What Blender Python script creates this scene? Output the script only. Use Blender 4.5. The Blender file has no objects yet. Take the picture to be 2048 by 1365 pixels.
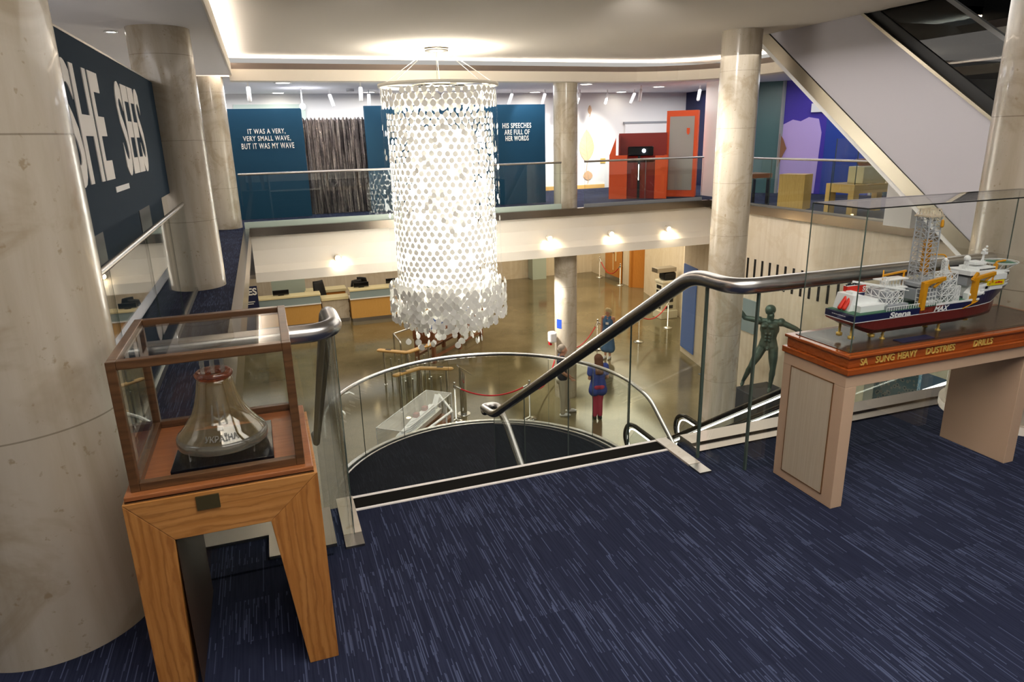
import bpy, math, random
from mathutils import Vector as V, Matrix
random.seed(7)
S = bpy.context.scene
COL = S.collection
PI = math.pi
# ------------------------------------------------------------------ camera
F_PX, CX, CY, EYE = 1365.0, 1024.0, 682.5, 1.70
def _cam():
    d = lambda u, v: V((u - CX, -(v - CY), -F_PX)).normalized()
    Y = d(515, 285)
    Z = d(1515, 285 - 24.5).cross(Y).normalized()
    if Z.y < 0: Z = -Z
    return Matrix((Y.cross(Z), Y, Z))
MC = _cam()
cam = bpy.data.objects.new('camera', bpy.data.cameras.new('camera')); COL.objects.link(cam)
cam.matrix_world = Matrix.Translation((0, 0, EYE)) @ MC.to_4x4()
cam.data.sensor_width = 36; cam.data.sensor_fit = 'HORIZONTAL'; cam.data.lens = 36 * F_PX / 2048
cam.data.clip_start = .05; cam.data.clip_end = 200
S.camera = cam
def at(u, v, x=None, y=None, z=None):
    """a photograph pixel met with one world plane"""
    d = MC @ V((u - CX, -(v - CY), -F_PX))
    t = (z - EYE) / d.z if z is not None else (y / d.y if y is not None else x / d.x)
    return V((0, 0, EYE)) + d * t
# ------------------------------------------------------------------ exposure, world, room and added lights
S.view_settings.view_transform = 'Standard'; S.view_settings.look = 'None'
S.view_settings.gamma = 1; S.view_settings.exposure = 0.72; S.view_settings.use_curve_mapping = False
S.cycles.transparent_max_bounces = 40; S.cycles.max_bounces = 10; S.cycles.sample_clamp_indirect = 6; S.cycles.caustics_reflective = False; S.cycles.caustics_refractive = False
w = bpy.data.worlds.new('world'); S.world = w; w.use_nodes = True
w.node_tree.nodes['Background'].inputs[0].default_value = (1, .96, .9, 1)
w.node_tree.nodes['Background'].inputs[1].default_value = .30
def area(x, y, z, sx, sy, power, col=(1, .955, .90), rot=(0, 0, 0), spread=180):
    l = bpy.data.lights.new('room_or_fill_light', 'AREA'); l.shape = 'RECTANGLE'; l.size = sx; l.size_y = sy
    l.energy = power; l.color = col; l.spread = math.radians(spread)
    o = bpy.data.objects.new('room_or_fill_light', l); o.location = (x, y, z); o.rotation_euler = rot; COL.objects.link(o); return o
def spot(x, y, z, tx, ty, tz, power, ang=60, col=(1, .93, .84), blend=.5, r=.04):
    l = bpy.data.lights.new('spot_light', 'SPOT'); l.energy = power; l.spot_size = math.radians(ang); l.spot_blend = blend
    l.color = col; l.shadow_soft_size = r
    o = bpy.data.objects.new('spot_light', l); o.location = (x, y, z)
    o.rotation_euler = (V((tx, ty, tz)) - V((x, y, z))).to_track_quat('-Z', 'Y').to_euler(); COL.objects.link(o); return o
WARM, COOL = (1, .94, .87), (.86, .92, 1)
area(1.0, .3, 3.2, 5, 2.6, 104)                               # ceiling panels over the near landing
area(5.0, 7.5, 2.9, 6, 6, 130, WARM)                           # added area light standing in for ceiling glow, also lights the cove lip
area(3.6, 18.2, 2.85, 10, 4, 300, (.95, .96, 1))                # far gallery
area(12.0, 18.2, 2.85, 3, 3, 80, (.95, .96, 1))
area(13, 12.5, 2.85, 3, 5, 60, (.9, .95, 1))                      # side gallery
area(3.5, 21.5, -1.2, 9, 8, 200, (1, .9, .74))                 # lobby under the gallery
area(13.2, 26, -1.2, 3.5, 8, 130, (1, .87, .62))
area(2.5, 28.2, -1.2, 9, 2, 45, WARM)
spot(5.5, 15.45, -1.2, 6.8, 15.4, -3.4, 420, 70, (1, .95, .88), .6, .1)  # added spot, brightens the lobby part of the middle column
area(11.3, 20.5, -1.2, 2.5, 4, 110, (1, .87, .66))  # fill added to lift the dark side wall of the lobby
area(-3.2, 5, 2.85, 2.5, 6, 110, (.98, .97, 1))  # unseen fill added at left, bounce brightens the walkway soffit
area(17, 8, -1.6, 5, 5, 150, (.8, .9, 1))
spot(6.2, 10.5, 2.9, 10.7, 12.2, -3.0, 300, 70, WARM, .8, .2)       # warm wash on the slotted stone wall
spot(4.5, 8.0, 3.1, 8.5, 15, -.6, 230, 90, WARM, .9, .25)       # wash on the gallery edge
spot(1.5, 8.0, 3.1, .8, 15, -.6, 120, 90, WARM, .9, .25)

# ------------------------------------------------------------------ materials
def lin(c):
    if isinstance(c, str): c = [int(c[i:i + 2], 16) / 255 for i in (0, 2, 4)]
    return tuple((x / 12.92 if x <= .04045 else ((x + .055) / 1.055) ** 2.4) for x in c) + (1,)
MATS = {}
def mat(name, c, rough=.5, metal=0, emit=None, es=1, spec=.5, coat=0, trans=0, ior=1.45, aniso=0):
    if name in MATS: return MATS[name]
    m = bpy.data.materials.new(name); m.use_nodes = True; MATS[name] = m
    b = m.node_tree.nodes['Principled BSDF']
    b.inputs['Base Color'].default_value = lin(c); b.inputs['Roughness'].default_value = rough
    b.inputs['Metallic'].default_value = metal; b.inputs['Specular IOR Level'].default_value = spec
    b.inputs['Coat Weight'].default_value = coat; b.inputs['Transmission Weight'].default_value = trans; b.inputs['IOR'].default_value = ior
    if emit: b.inputs['Emission Color'].default_value = lin(emit); b.inputs['Emission Strength'].default_value = es
    return m
class NT:
    def __init__(s, m): s.t = m.node_tree; s.b = s.t.nodes['Principled BSDF']
    def n(s, typ, **k):
        x = s.t.nodes.new(typ)
        for a, v in k.items():
            if a.startswith('i_'):
                key = a[2:]; key = int(key) if key.isdigit() else key.replace('_', ' ')
                s.set(x.inputs[key], v)
            else: setattr(x, a, v)
        return x
    def set(s, sock, v):
        if hasattr(v, 'is_output') or hasattr(v, 'links') and not isinstance(v, (int, float, tuple)): s.t.links.new(v, sock)
        else: sock.default_value = v
    def math(s, op, a, b=0.0, c=None):
        x = s.t.nodes.new('ShaderNodeMath'); x.operation = op; s.set(x.inputs[0], a); s.set(x.inputs[1], b)
        if c is not None: s.set(x.inputs[2], c)
        return x.outputs[0]
    def mix(s, f, a, b):
        x = s.t.nodes.new('ShaderNodeMix'); x.data_type = 'RGBA'; s.set(x.inputs[0], f); s.set(x.inputs[6], a); s.set(x.inputs[7], b); return x.outputs[2]
    def ramp(s, f, stops):
        x = s.t.nodes.new('ShaderNodeValToRGB'); s.t.links.new(f, x.inputs[0]); e = x.color_ramp.elements
        while len(e) < len(stops): e.new(.5)
        for el, (p, c) in zip(e, stops): el.position = p; el.color = c if len(c) == 4 else lin(c)
        return x.outputs[0]
    def pos(s, world=True):
        return s.n('ShaderNodeNewGeometry').outputs['Position'] if world else s.n('ShaderNodeTexCoord').outputs['Object']
    def scale(s, vec, sc, loc=(0, 0, 0)):
        x = s.n('ShaderNodeMapping'); s.t.links.new(vec, x.inputs[0]); x.inputs['Scale'].default_value = sc; x.inputs['Location'].default_value = loc; return x.outputs[0]
    def noise(s, vec, scale, detail=4, rough=.5, dist=0):
        x = s.n('ShaderNodeTexNoise'); s.t.links.new(vec, x.inputs['Vector']); x.inputs['Scale'].default_value = scale
        x.inputs['Detail'].default_value = detail; x.inputs['Roughness'].default_value = rough; x.inputs['Distortion'].default_value = dist; return x.outputs[0]
    def bump(s, h, st=.2, d=.01):
        x = s.n('ShaderNodeBump'); x.inputs['Strength'].default_value = st; x.inputs['Distance'].default_value = d
        s.t.links.new(h, x.inputs['Height']); s.t.links.new(x.outputs[0], s.b.inputs['Normal'])
    def color(s, c): s.t.links.new(c, s.b.inputs['Base Color'])
def L(c): return lin(c)
def m_carpet(name, dark, mid, light, dens=.0):
    m = mat(name, mid, .95, spec=.15); t = NT(m); p = t.pos()
    sx = t.n('ShaderNodeSeparateXYZ'); t.t.links.new(p, sx.inputs[0]); X, Y = sx.outputs[0], sx.outputs[1]
    def wn(a, b=None):
        x = t.t.nodes.new('ShaderNodeTexWhiteNoise'); x.noise_dimensions = '2D'
        c = t.t.nodes.new('ShaderNodeCombineXYZ'); t.set(c.inputs[0], a)
        if b is not None: t.set(c.inputs[1], b)
        t.t.links.new(c.outputs[0], x.inputs['Vector']); return x.outputs['Value']
    fx = t.math('FLOOR', t.math('MULTIPLY', X, 270.0)); h = wn(fx, 3.0)
    fy = t.math('FLOOR', t.math('MULTIPLY_ADD', Y, 9.0, t.math('MULTIPLY', h, 9.0)))
    w_ = wn(fx, fy)
    tx = t.math('FLOOR', t.math('MULTIPLY_ADD', X, 4.0, .3)); ty = t.math('FLOOR', t.math('MULTIPLY_ADD', Y, 4.0, .1))
    tile = wn(tx, ty)
    thr = t.math('MULTIPLY_ADD', tile, .22, .74 + dens)
    st = t.math('GREATER_THAN', w_, thr)
    soft = t.noise(t.scale(p, (130, 5, 1)), 1, 2)
    base = t.mix(t.ramp(soft, [(.35, (0, 0, 0, 1)), (.65, (1, 1, 1, 1))]), L(dark), L(mid))
    base = t.mix(t.math('MULTIPLY', tile, .35), base, L(dark))
    t.color(t.mix(t.math('MULTIPLY', st, t.math('MULTIPLY_ADD', h, .6, .4)), base, L(light)))
    t.bump(soft, .3, .004); return m
m_carpet('carpet_navy', '1f2336', '2a2f44', '4c546f')
m_carpet('carpet_dark', '17191f', '1f2229', '2c3038', .1)
def m_stone(name, a, b, c, seam=True, rough=.25, sc=1.0, coat=.3, k=(1, 1, .12)):
    m = mat(name, a, rough, coat=coat); t = NT(m); p = t.pos()
    n1 = t.noise(t.scale(p, tuple(q * sc for q in k)), 7, 6, .6, .6); n2 = t.noise(p, 1.6 * sc, 5, .6, 1.2); n3 = t.noise(p, 22 * sc, 3, .6)
    col = t.mix(t.ramp(n1, [(.3, (0, 0, 0, 1)), (.7, (1, 1, 1, 1))]), L(a), L(b))
    col = t.mix(t.ramp(n2, [(.5, (0, 0, 0, 1)), (.60, (.5, .5, .5, 1)), (.68, (.12, .12, .12, 1))]), col, L(c))
    col = t.mix(t.ramp(n3, [(.28, (.8, .8, .8, 1)), (.36, (0, 0, 0, 1))]), col, L(c))
    if seam:
        z = t.n('ShaderNodeSeparateXYZ'); t.t.links.new(p, z.inputs[0])
        f = t.math('FRACT', t.math('DIVIDE', t.math('ADD', z.outputs[2], 10 * .92 - 1.74 + .003), .92))
        col = t.mix(t.math('MULTIPLY', t.math('LESS_THAN', f, .006), .6), col, L('6b5f4c'))
    t.color(col); t.bump(n3, .08, .003); return m
m_stone('travertine', 'cdc3b2', 'b5a892', 'a08d70')
m_stone('travertine_pale', 'e2d8c9', 'd6cab8', 'c2b095', k=(1, 1, .08))
m_stone('travertine_wall', 'e6dac6', 'd8c9b1', 'd3c2a6', seam=False, rough=.45, coat=0, k=(1.6, 1.6, .05))
def m_terrazzo():
    m = mat('terrazzo', '6e5c3c', .12, spec=.6); t = NT(m); p = t.pos()
    v = t.n('ShaderNodeTexVoronoi'); t.t.links.new(p, v.inputs['Vector']); v.inputs['Scale'].default_value = 45
    n = t.noise(p, .5, 4, .6); n2 = t.noise(p, 60, 2)
    col = t.mix(t.ramp(v.outputs['Distance'], [(.15, (1, 1, 1, 1)), (.3, (0, 0, 0, 1))]), L('776b4f'), L('9a8e74'))
    col = t.mix(t.ramp(n, [(.35, (0, 0, 0, 1)), (.7, (1, 1, 1, 1))]), col, L('585038')); t.color(col)
    return m
m_terrazzo()
def m_wood(name, a, b, c, axis=2, sc=1.0, rough=.35, coat=.2, streak=14):
    m = mat(name, a, rough, coat=coat); t = NT(m); p = t.pos()
    k = [streak, streak, streak]; k[axis] = 1.1
    nd = t.noise(t.scale(p, tuple(x * sc * .35 for x in k)), 1.0, 3, .5)
    wv = t.n('ShaderNodeTexWave', wave_type='BANDS'); wv.bands_direction = 'X' if axis != 0 else 'Z'
    t.t.links.new(t.scale(p, tuple((1.0 if i == axis else 5.0) * sc for i in range(3))), wv.inputs['Vector'])
    wv.inputs['Scale'].default_value = 2.3; wv.inputs['Distortion'].default_value = 11; wv.inputs['Detail'].default_value = 5; wv.inputs['Detail Scale'].default_value = 1.1; wv.inputs['Detail Roughness'].default_value = .6
    n2 = t.noise(t.scale(p, tuple((4 if i == axis else 90) * sc for i in range(3))), 1, 3)
    col = t.mix(t.ramp(wv.outputs['Fac'], [(.0, (.75, .75, .75, 1)), (.3, (.18, .18, .18, 1)), (1, (0, 0, 0, 1))]), L(a), L(b))
    col = t.mix(t.ramp(n2, [(.35, (.7, .7, .7, 1)), (.6, (0, 0, 0, 1))]), col, L(c))
    col = t.mix(t.math('MULTIPLY', nd, .25), col, L(b)); t.color(col); return m
m_wood('oak_upright', 'c48847', '8f5728', 'a96d31', 2); m_wood('oak_across', 'c88d4e', '95602e', 'b07537', 0)
m_wood('oak_inner', 'b98448', '9c6c38', 'aa7840', 1)
m_wood('teak_board', 'a8683c', '7d4724', '93562d', 0, rough=.4); m_wood('walnut', '6b4a2d', '48301b', '593c23', 0, rough=.3)
m_wood('cherry', 'a85420', '8a3f14', '99491a', 0, rough=.2, coat=.6); m_wood('desk_wood', 'd9a75c', 'c9964b', 'd09e54', 2, rough=.45, streak=6)
m_wood('door_wood', 'd08a3c', 'b9752c', 'c47f33', 2, rough=.4); m_wood('rosewood', '8c5a3c', '70442a', '7d4e33', 0, rough=.35)
m_wood('pale_wood', 'cfa95f', 'bb934a', 'c59e54', 2, rough=.45); m_wood('rail_wood', 'e0b36a', 'cf9e55', 'd8aa60', 0, rough=.4)
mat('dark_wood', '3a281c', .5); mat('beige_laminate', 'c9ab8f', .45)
def m_beige():
    m = mat('beige_inset', 'cdbfa8', .5); t = NT(m); n = t.noise(t.scale(t.pos(), (120, 120, 3)), 1, 3)
    t.color(t.mix(n, L('d3c7b2'), L('bba98d'))); return m
m_beige(); mat('brown_line', '7a5430', .5)
def steel(name, c='b5b2ad', r=.22):
    m = mat(name, c, r, 1); t = NT(m); n = t.noise(t.scale(t.pos(), (3, 3, 300)), 1, 2); t.bump(n, .02, .001); return m
steel('steel', 'c4c1bd', .27); steel('brushed', 'a8a39b', .34); steel('bronze_trim', '8f8478', .24); steel('steel_bright', 'd9d9d6', .12); steel('gold_steel', 'b3ab9b', .3)
mat('brass', 'e2bf62', .35, .3); mat('brass_dark', '6d6242', .45, .8)
def m_glass(name, tint=(.96, .985, .97), k=.96, r0=.04, rough=.0, haze=0, hc='e8dcc0'):
    m = bpy.data.materials.new(name); m.use_nodes = True; MATS[name] = m; n = m.node_tree; n.nodes.clear()
    o = n.nodes.new('ShaderNodeOutputMaterial'); mx = n.nodes.new('ShaderNodeMixShader'); tr = n.nodes.new('ShaderNodeBsdfTransparent'); gl = n.nodes.new('ShaderNodeBsdfGlossy')
    tr.inputs[0].default_value = (*tint, 1); gl.inputs['Roughness'].default_value = rough
    lw = n.nodes.new('ShaderNodeLayerWeight'); lw.inputs[0].default_value = .5
    p = n.nodes.new('ShaderNodeMath'); p.operation = 'POWER'; p.inputs[1].default_value = 5; n.links.new(lw.outputs['Facing'], p.inputs[0])
    a = n.nodes.new('ShaderNodeMath'); a.operation = 'MULTIPLY_ADD'; a.inputs[1].default_value = k; a.inputs[2].default_value = r0; n.links.new(p.outputs[0], a.inputs[0])
    n.links.new(a.outputs[0], mx.inputs[0]); n.links.new(tr.outputs[0], mx.inputs[1]); n.links.new(gl.outputs[0], mx.inputs[2]); 
    if haze:
        df = n.nodes.new('ShaderNodeBsdfDiffuse'); tl = n.nodes.new('ShaderNodeBsdfTranslucent'); ad = n.nodes.new('ShaderNodeMixShader'); m2 = n.nodes.new('ShaderNodeMixShader')
        df.inputs[0].default_value = tl.inputs[0].default_value = lin(hc); n.links.new(df.outputs[0], ad.inputs[1]); n.links.new(tl.outputs[0], ad.inputs[2]); m2.inputs[0].default_value = haze
        n.links.new(mx.outputs[0], m2.inputs[1]); n.links.new(ad.outputs[0], m2.inputs[2]); n.links.new(m2.outputs[0], o.inputs[0])
    else: n.links.new(mx.outputs[0], o.inputs[0])
    return m
m_glass('glass'); m_glass('glass_case', (.985, .99, .985), .9, .025); m_glass('glass_amber', (.95, .89, .74), .95, .13, .02, .13, 'd9c391'); m_glass('glass_lip', (.9, .9, .88), .9, .1, .1, .22, 'c9c6bd')
m_glass('glass_red', (.80, .48, .36), .9, .12, .04, .22, 'b5704c'); m_glass('acrylic', (.97, .98, .99), .9, .05); m_glass('glass_dark', (.13, .15, .16), .9, .05); m_glass('glass_teal', (.35, .5, .5), .9, .05)
mat('glass_edge', '4f5d55', .15, spec=.8); mat('glass_etched', '6f6d66', .5)
mat('ceiling_white', 'e2dad0', .85, spec=.1); mat('soffit_white', 'e6e3e4', .8, spec=.1); mat('fascia', 'efe6d8', .6); mat('white_wall', 'e6e3df', .8, spec=.2)
mat('louvre', '6f625a', .6); mat('teal_panel', '12405a', .6, spec=.3); mat('navy_banner', '2c3c4b', .85, spec=.15); mat('navy_banner_low', '18222b', .5, spec=.3); mat('black', '0b0c0e', .5); mat('rubber', '15130f', .85, spec=.08); mat('black_gloss', '0a0b0d', .12)
mat('white', 'f1efec', .5); mat('letter_white', 'fff8f0', .6); mat('white_paint', 'f4efe2', .55)
def m_leafd():
    m = bpy.data.materials.new('leaf_white'); m.use_nodes = True; MATS['leaf_white'] = m; n = m.node_tree; n.nodes.clear()
    o = n.nodes.new('ShaderNodeOutputMaterial'); a = n.nodes.new('ShaderNodeBsdfDiffuse'); b = n.nodes.new('ShaderNodeBsdfTranslucent'); x = n.nodes.new('ShaderNodeMixShader')
    a.inputs[0].default_value = lin('f8f7f3'); b.inputs[0].default_value = lin('f8f6f0'); x.inputs[0].default_value = .15
    n.links.new(a.outputs[0], x.inputs[1]); n.links.new(b.outputs[0], x.inputs[2]); n.links.new(x.outputs[0], o.inputs[0])
m_leafd()
mat('unused_white', 'f4efe2', .55); mat('grey', '8f9092', .5); mat('lavender_grey', 'bcb8be', .7); mat('grey_dark', '3d3f42', .6)
mat('orange', 'e8551c', .45); mat('red_dark', '8c1a0e', .4); mat('red', 'c8202a', .45); mat('grey_mesh', 'a49e99', .5, .3); mat('blue_panel', '5b7bc0', .6); mat('blue_sign', '2a4fb4', .5)
mat('navy', '1b2145', .4); mat('purple', '3a26a0', .5); mat('blue_deep', '173a96', .4); mat('lilac', 'b9a0dc', .5); mat('teal_grey', '4c6a6c', .15)
mat('stone_top', 'e7d9ab', .35); mat('grey_glass_band', '93a3a5', .2); mat('frosted', 'b8c6bb', .3); mat('teal_deep', '123848', .5)
mat('hull_red', '6a241c', .35, coat=.3); mat('hull_navy', '1a1f4a', .3, coat=.3); mat('crane_yellow', 'd6940f', .45); mat('deck_green', '3f6b52', .6); mat('model_white', 'eef0ef', .5); mat('model_grey', '9fa3a8', .6); mat('derrick_grey', 'b4b9be', .5)
mat('signal_yellow', 'f0d60f', .5); mat('signal_red', 'd02d18', .5); mat('plinth_dark', '4a3526', .25, coat=.15); mat('hull_text_red', '8a3524', .5)
mat('floor_tile', '6f7a85', .15); mat('kiosk_grey', 'cfcab6', .5); mat('blue_white', 'c9d6ea', .3, emit='bcd0ee', es=1.6)
mat('lamp_white', 'ffffff', .5, emit='fff6e6', es=14); mat('lamp_cove', 'ffffff', .5, emit='fff6ea', es=20); mat('lamp_warm', 'ffffff', .5, emit='ffdba0', es=30)
mat('lamp_core', 'ffffff', .5, emit='fffbf0', es=5.8); mat('lamp_strip', 'ffffff', .5, emit='fff8ec', es=4); mat('lamp_cool', 'ffffff', .5, emit='f2f5ff', es=60)
mat('skin', 'c89478', .55); mat('hair_grey', '9c8f80', .7); mat('hair_blonde', 'cdbb8e', .7); mat('hair_brown', '6b4330', .7)
mat('cloth_navy', '1b2033', .8); mat('cloth_khaki', 'b9ad98', .85); mat('cloth_denim', '4d6f93', .85); mat('cloth_blue', '3c4fa0', .8); mat('cloth_pink', 'c2405a', .8); mat('shoe_white', 'd9d6d0', .6); mat('shoe_dark', '1d1b1e', .6)
def m_bronze():
    m = mat('bronze_statue', '45544b', .45, .45); t = NT(m); n = t.noise(t.pos(), 6, 5)
    t.color(t.mix(n, L('2e3a36'), L('5f7468'))); return m
m_bronze()
def m_foil():
    m = mat('foil', '6e6a70', .22, .9); t = NT(m); p = t.pos(); n = t.noise(t.scale(p, (9, 9, 1)), 1.4, 6, .7, .6)
    t.color(t.ramp(n, [(.32, '2b2a31'), (.48, '857c7c'), (.66, 'd9cfc6')])); t.bump(t.noise(t.scale(p, (6, 6, 5)), 3, 5, .7), .9, .05); return m  # ramp puts brownish highlights into the foil colour
m_foil()
def m_pattern():
    m = mat('pattern', 'b9cfd6', .6); t = NT(m); v = t.n('ShaderNodeTexVoronoi'); t.t.links.new(t.pos(), v.inputs['Vector']); v.inputs['Scale'].default_value = 9
    t.color(t.ramp(v.outputs['Distance'], [(.2, '4f7f8f'), (.32, 'e8e4d8'), (.5, '8fb4bd')])); return m
m_pattern()
def m_leafart():
    m = mat('leaf_pale', 'd8ae86', .8); return m
m_leafart()

# ------------------------------------------------------------------ mesh builder
class MB:
    def __init__(s): s.v = []; s.f = []; s.m = []; s.cur = 0; s.sm = []; s.smooth = False
    def add(s, vs, fs):
        o = len(s.v); s.v += [tuple(x) for x in vs]; s.f += [tuple(i + o for i in f) for f in fs]
        s.m += [s.cur] * len(fs); s.sm += [s.smooth] * len(fs); return s
    def bx(s, x0, x1, y0, y1, z0, z1):
        vs = [(x, y, z) for z in (z0, z1) for y in (y0, y1) for x in (x0, x1)]
        return s.add(vs, [(0, 2, 3, 1), (4, 5, 7, 6), (0, 1, 5, 4), (2, 6, 7, 3), (0, 4, 6, 2), (1, 3, 7, 5)])
    def bar(s, p, q, w, h=None, up=(0, 0, 1)):
        h = h or w; p, q = V(p), V(q); d = (q - p).normalized(); u = V(up)
        if abs(d.dot(u)) > .98: u = V((0, 1, 0))
        a = d.cross(u).normalized() * w / 2; b = a.cross(d).normalized() * h / 2
        vs = [p - a - b, p + a - b, p + a + b, p - a + b, q - a - b, q + a - b, q + a + b, q - a + b]
        return s.add(vs, [(0, 1, 2, 3), (7, 6, 5, 4), (0, 4, 5, 1), (1, 5, 6, 2), (2, 6, 7, 3), (3, 7, 4, 0)])
    def tube(s, pts, r, seg=12, closed=False, caps=True):
        pts = [V(p) for p in pts]; n = len(pts); R = r if isinstance(r, (list, tuple)) else [r] * n
        vs = []; prev = None
        for i, p in enumerate(pts):
            a = pts[(i - 1) % n] if (i or closed) else p; b = pts[(i + 1) % n] if (i < n - 1 or closed) else p
            d = (b - a).normalized()
            if prev is None:
                u = V((0, 0, 1)) if abs(d.z) < .9 else V((1, 0, 0)); u = (u - d * u.dot(d)).normalized()
            else:
                u = prev - d * prev.dot(d); u = u.normalized() if u.length > 1e-6 else V((1, 0, 0))
            prev = u; w_ = d.cross(u)
            vs += [p + (u * math.cos(2 * PI * k / seg) + w_ * math.sin(2 * PI * k / seg)) * R[i] for k in range(seg)]
        fs = []
        for i in range(n if closed else n - 1):
            j = (i + 1) % n
            fs += [(i * seg + k, i * seg + (k + 1) % seg, j * seg + (k + 1) % seg, j * seg + k) for k in range(seg)]
        o = s.smooth; s.smooth = True; s.add(vs, fs); s.smooth = o
        if caps and not closed:
            s.add(vs[:seg], [tuple(range(seg - 1, -1, -1))]); s.add(vs[-seg:], [tuple(range(seg))])
        return s
    def lathe(s, prof, c=(0, 0, 0), seg=32, smooth=True, a0=0, a1=2 * PI):
        full = abs(a1 - a0 - 2 * PI) < 1e-6; k = seg if full else seg + 1; n = len(prof)
        vs = [(c[0] + r * math.cos(a0 + (a1 - a0) * i / seg), c[1] + r * math.sin(a0 + (a1 - a0) * i / seg), c[2] + z) for r, z in prof for i in range(k)]
        fs = [(a * k + i, a * k + (i + 1) % k, (a + 1) * k + (i + 1) % k, (a + 1) * k + i) for a in range(n - 1) for i in range(k if full else seg)]
        o = s.smooth; s.smooth = smooth; s.add(vs, fs); s.smooth = o; return s
    def cyl(s, c, r, z0, z1, seg=32): return s.lathe([(0.0001, z0), (r, z0), (r, z0), (r, z1), (r, z1), (.0001, z1)], c, seg)
    def prism(s, poly, a, b, axis='z'):
        n = len(poly)
        def P(p, h): return (p[0], p[1], h) if axis == 'z' else ((p[0], h, p[1]) if axis == 'y' else (h, p[0], p[1]))
        vs = [P(p, a) for p in poly] + [P(p, b) for p in poly]
        return s.add(vs, [tuple(range(n - 1, -1, -1)), tuple(range(n, 2 * n))] + [(i, (i + 1) % n, n + (i + 1) % n, n + i) for i in range(n)])
    def ball(s, c, r, sc=(1, 1, 1), seg=14, rings=8):
        c = V(c); vs = [c + V((0, 0, -r * sc[2]))]
        for j in range(1, rings):
            t = -PI / 2 + PI * j / rings
            vs += [c + V((r * sc[0] * math.cos(t) * math.cos(2 * PI * i / seg), r * sc[1] * math.cos(t) * math.sin(2 * PI * i / seg), r * sc[2] * math.sin(t))) for i in range(seg)]
        vs.append(c + V((0, 0, r * sc[2]))); e = len(vs) - 1
        fs = [(0, 1 + (i + 1) % seg, 1 + i) for i in range(seg)] + [(e, e - seg + i, e - seg + (i + 1) % seg) for i in range(seg)]
        for j in range(rings - 2): fs += [(1 + j * seg + i, 1 + j * seg + (i + 1) % seg, 1 + (j + 1) * seg + (i + 1) % seg, 1 + (j + 1) * seg + i) for i in range(seg)]
        o = s.smooth; s.smooth = True; s.add(vs, fs); s.smooth = o; return s
    def cap(s, p, q, r1, r2, seg=12):
        """tapered capsule"""
        p, q = V(p), V(q); d = q - p; l = d.length; d = d / l if l else V((0, 0, 1))
        pts = []; R = []
        for k in range(4): a = PI / 2 * (1 - k / 4); pts.append(p - d * r1 * math.sin(a)); R.append(max(r1 * math.cos(a), .0004))
        pts.append(p); R.append(r1); pts.append(q); R.append(r2)
        for k in range(1, 5): a = PI / 2 * k / 4; pts.append(q + d * r2 * math.sin(a)); R.append(max(r2 * math.cos(a), .0004))
        return s.tube(pts, R, seg)
    def lattice(s, p0, ex, ey, ez, nx, ny, nz, w_, diag=True):
        """open space frame of thin bars: p0 corner, e* edge vectors"""
        p0, ex, ey, ez = V(p0), V(ex), V(ey), V(ez)
        P = lambda i, j, k: p0 + ex * (i / nx) + ey * (j / ny) + ez * (k / nz)
        for i in range(nx + 1):
            for j in range(ny + 1): s.bar(P(i, j, 0), P(i, j, nz), w_)
        for k in range(nz + 1):
            for j in range(ny + 1): s.bar(P(0, j, k), P(nx, j, k), w_)
            for i in range(nx + 1): s.bar(P(i, 0, k), P(i, ny, k), w_)
        if diag:
            for k in range(nz):
                for i in range(nx):
                    for j in (0, ny): s.bar(P(i, j, k), P(i + 1, j, k + 1), w_ * .8); s.bar(P(i + 1, j, k), P(i, j, k + 1), w_ * .8)
                for j in range(ny):
                    for i in (0, nx): s.bar(P(i, j, k), P(i, j + 1, k + 1), w_ * .8)
        return s
def build(name, mb, mats, root=None, loc=None, bevel=0, remesh=0, smooth_it=0):
    me = bpy.data.meshes.new(name)
    o0 = V(loc) if loc is not None else (root['_base'] if False else None)
    base = V(BASES.get(root.name, (0, 0, 0))) if root is not None else (V(loc) if loc is not None else V((0, 0, 0)))
    me.from_pydata([tuple(V(v) - base) for v in mb.v], [], mb.f)
    if isinstance(mats, str): mats = [mats]
    for m in mats: me.materials.append(MATS[m])
    me.polygons.foreach_set('material_index', [min(i, len(mats) - 1) for i in mb.m]); me.polygons.foreach_set('use_smooth', mb.sm)
    me.update()
    o = bpy.data.objects.new(name, me); COL.objects.link(o)
    if root is not None: o.parent = root; BASES[o.name] = tuple(base)
    else: o.location = base; BASES[o.name] = tuple(base)
    if remesh:
        r = o.modifiers.new('r', 'REMESH'); r.mode = 'VOXEL'; r.voxel_size = remesh; r.use_smooth_shade = True
        if smooth_it: sm = o.modifiers.new('s', 'SMOOTH'); sm.iterations = smooth_it; sm.factor = .5
        dg = bpy.context.evaluated_depsgraph_get(); me2 = bpy.data.meshes.new_from_object(o.evaluated_get(dg)); o.modifiers.clear(); o.data = me2
        me2.name = name
    if bevel:
        b = o.modifiers.new('bevel', 'BEVEL'); b.width = bevel; b.segments = 2; b.limit_method = 'ANGLE'; b.angle_limit = math.radians(50)
    return o
BASES = {}
def tag(o, label, cat, group=None, kind=None):
    o['label'] = label; o['category'] = cat
    if group: o['group'] = group
    if kind: o['kind'] = kind
    return o
def thing(name, label, cat, loc, group=None):
    o = bpy.data.objects.new(name, None); o.empty_display_size = .1; o.location = loc; COL.objects.link(o); BASES[o.name] = tuple(loc)
    return tag(o, label, cat, group)
def single(name, mb, mats, label, cat, loc, group=None, **k):
    return tag(build(name, mb, mats, None, loc, **k), label, cat, group)
def struct(name, mb, mats, **k):
    o = build(name, mb, mats, None, (0, 0, 0), **k); o['kind'] = 'structure'; return o
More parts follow.
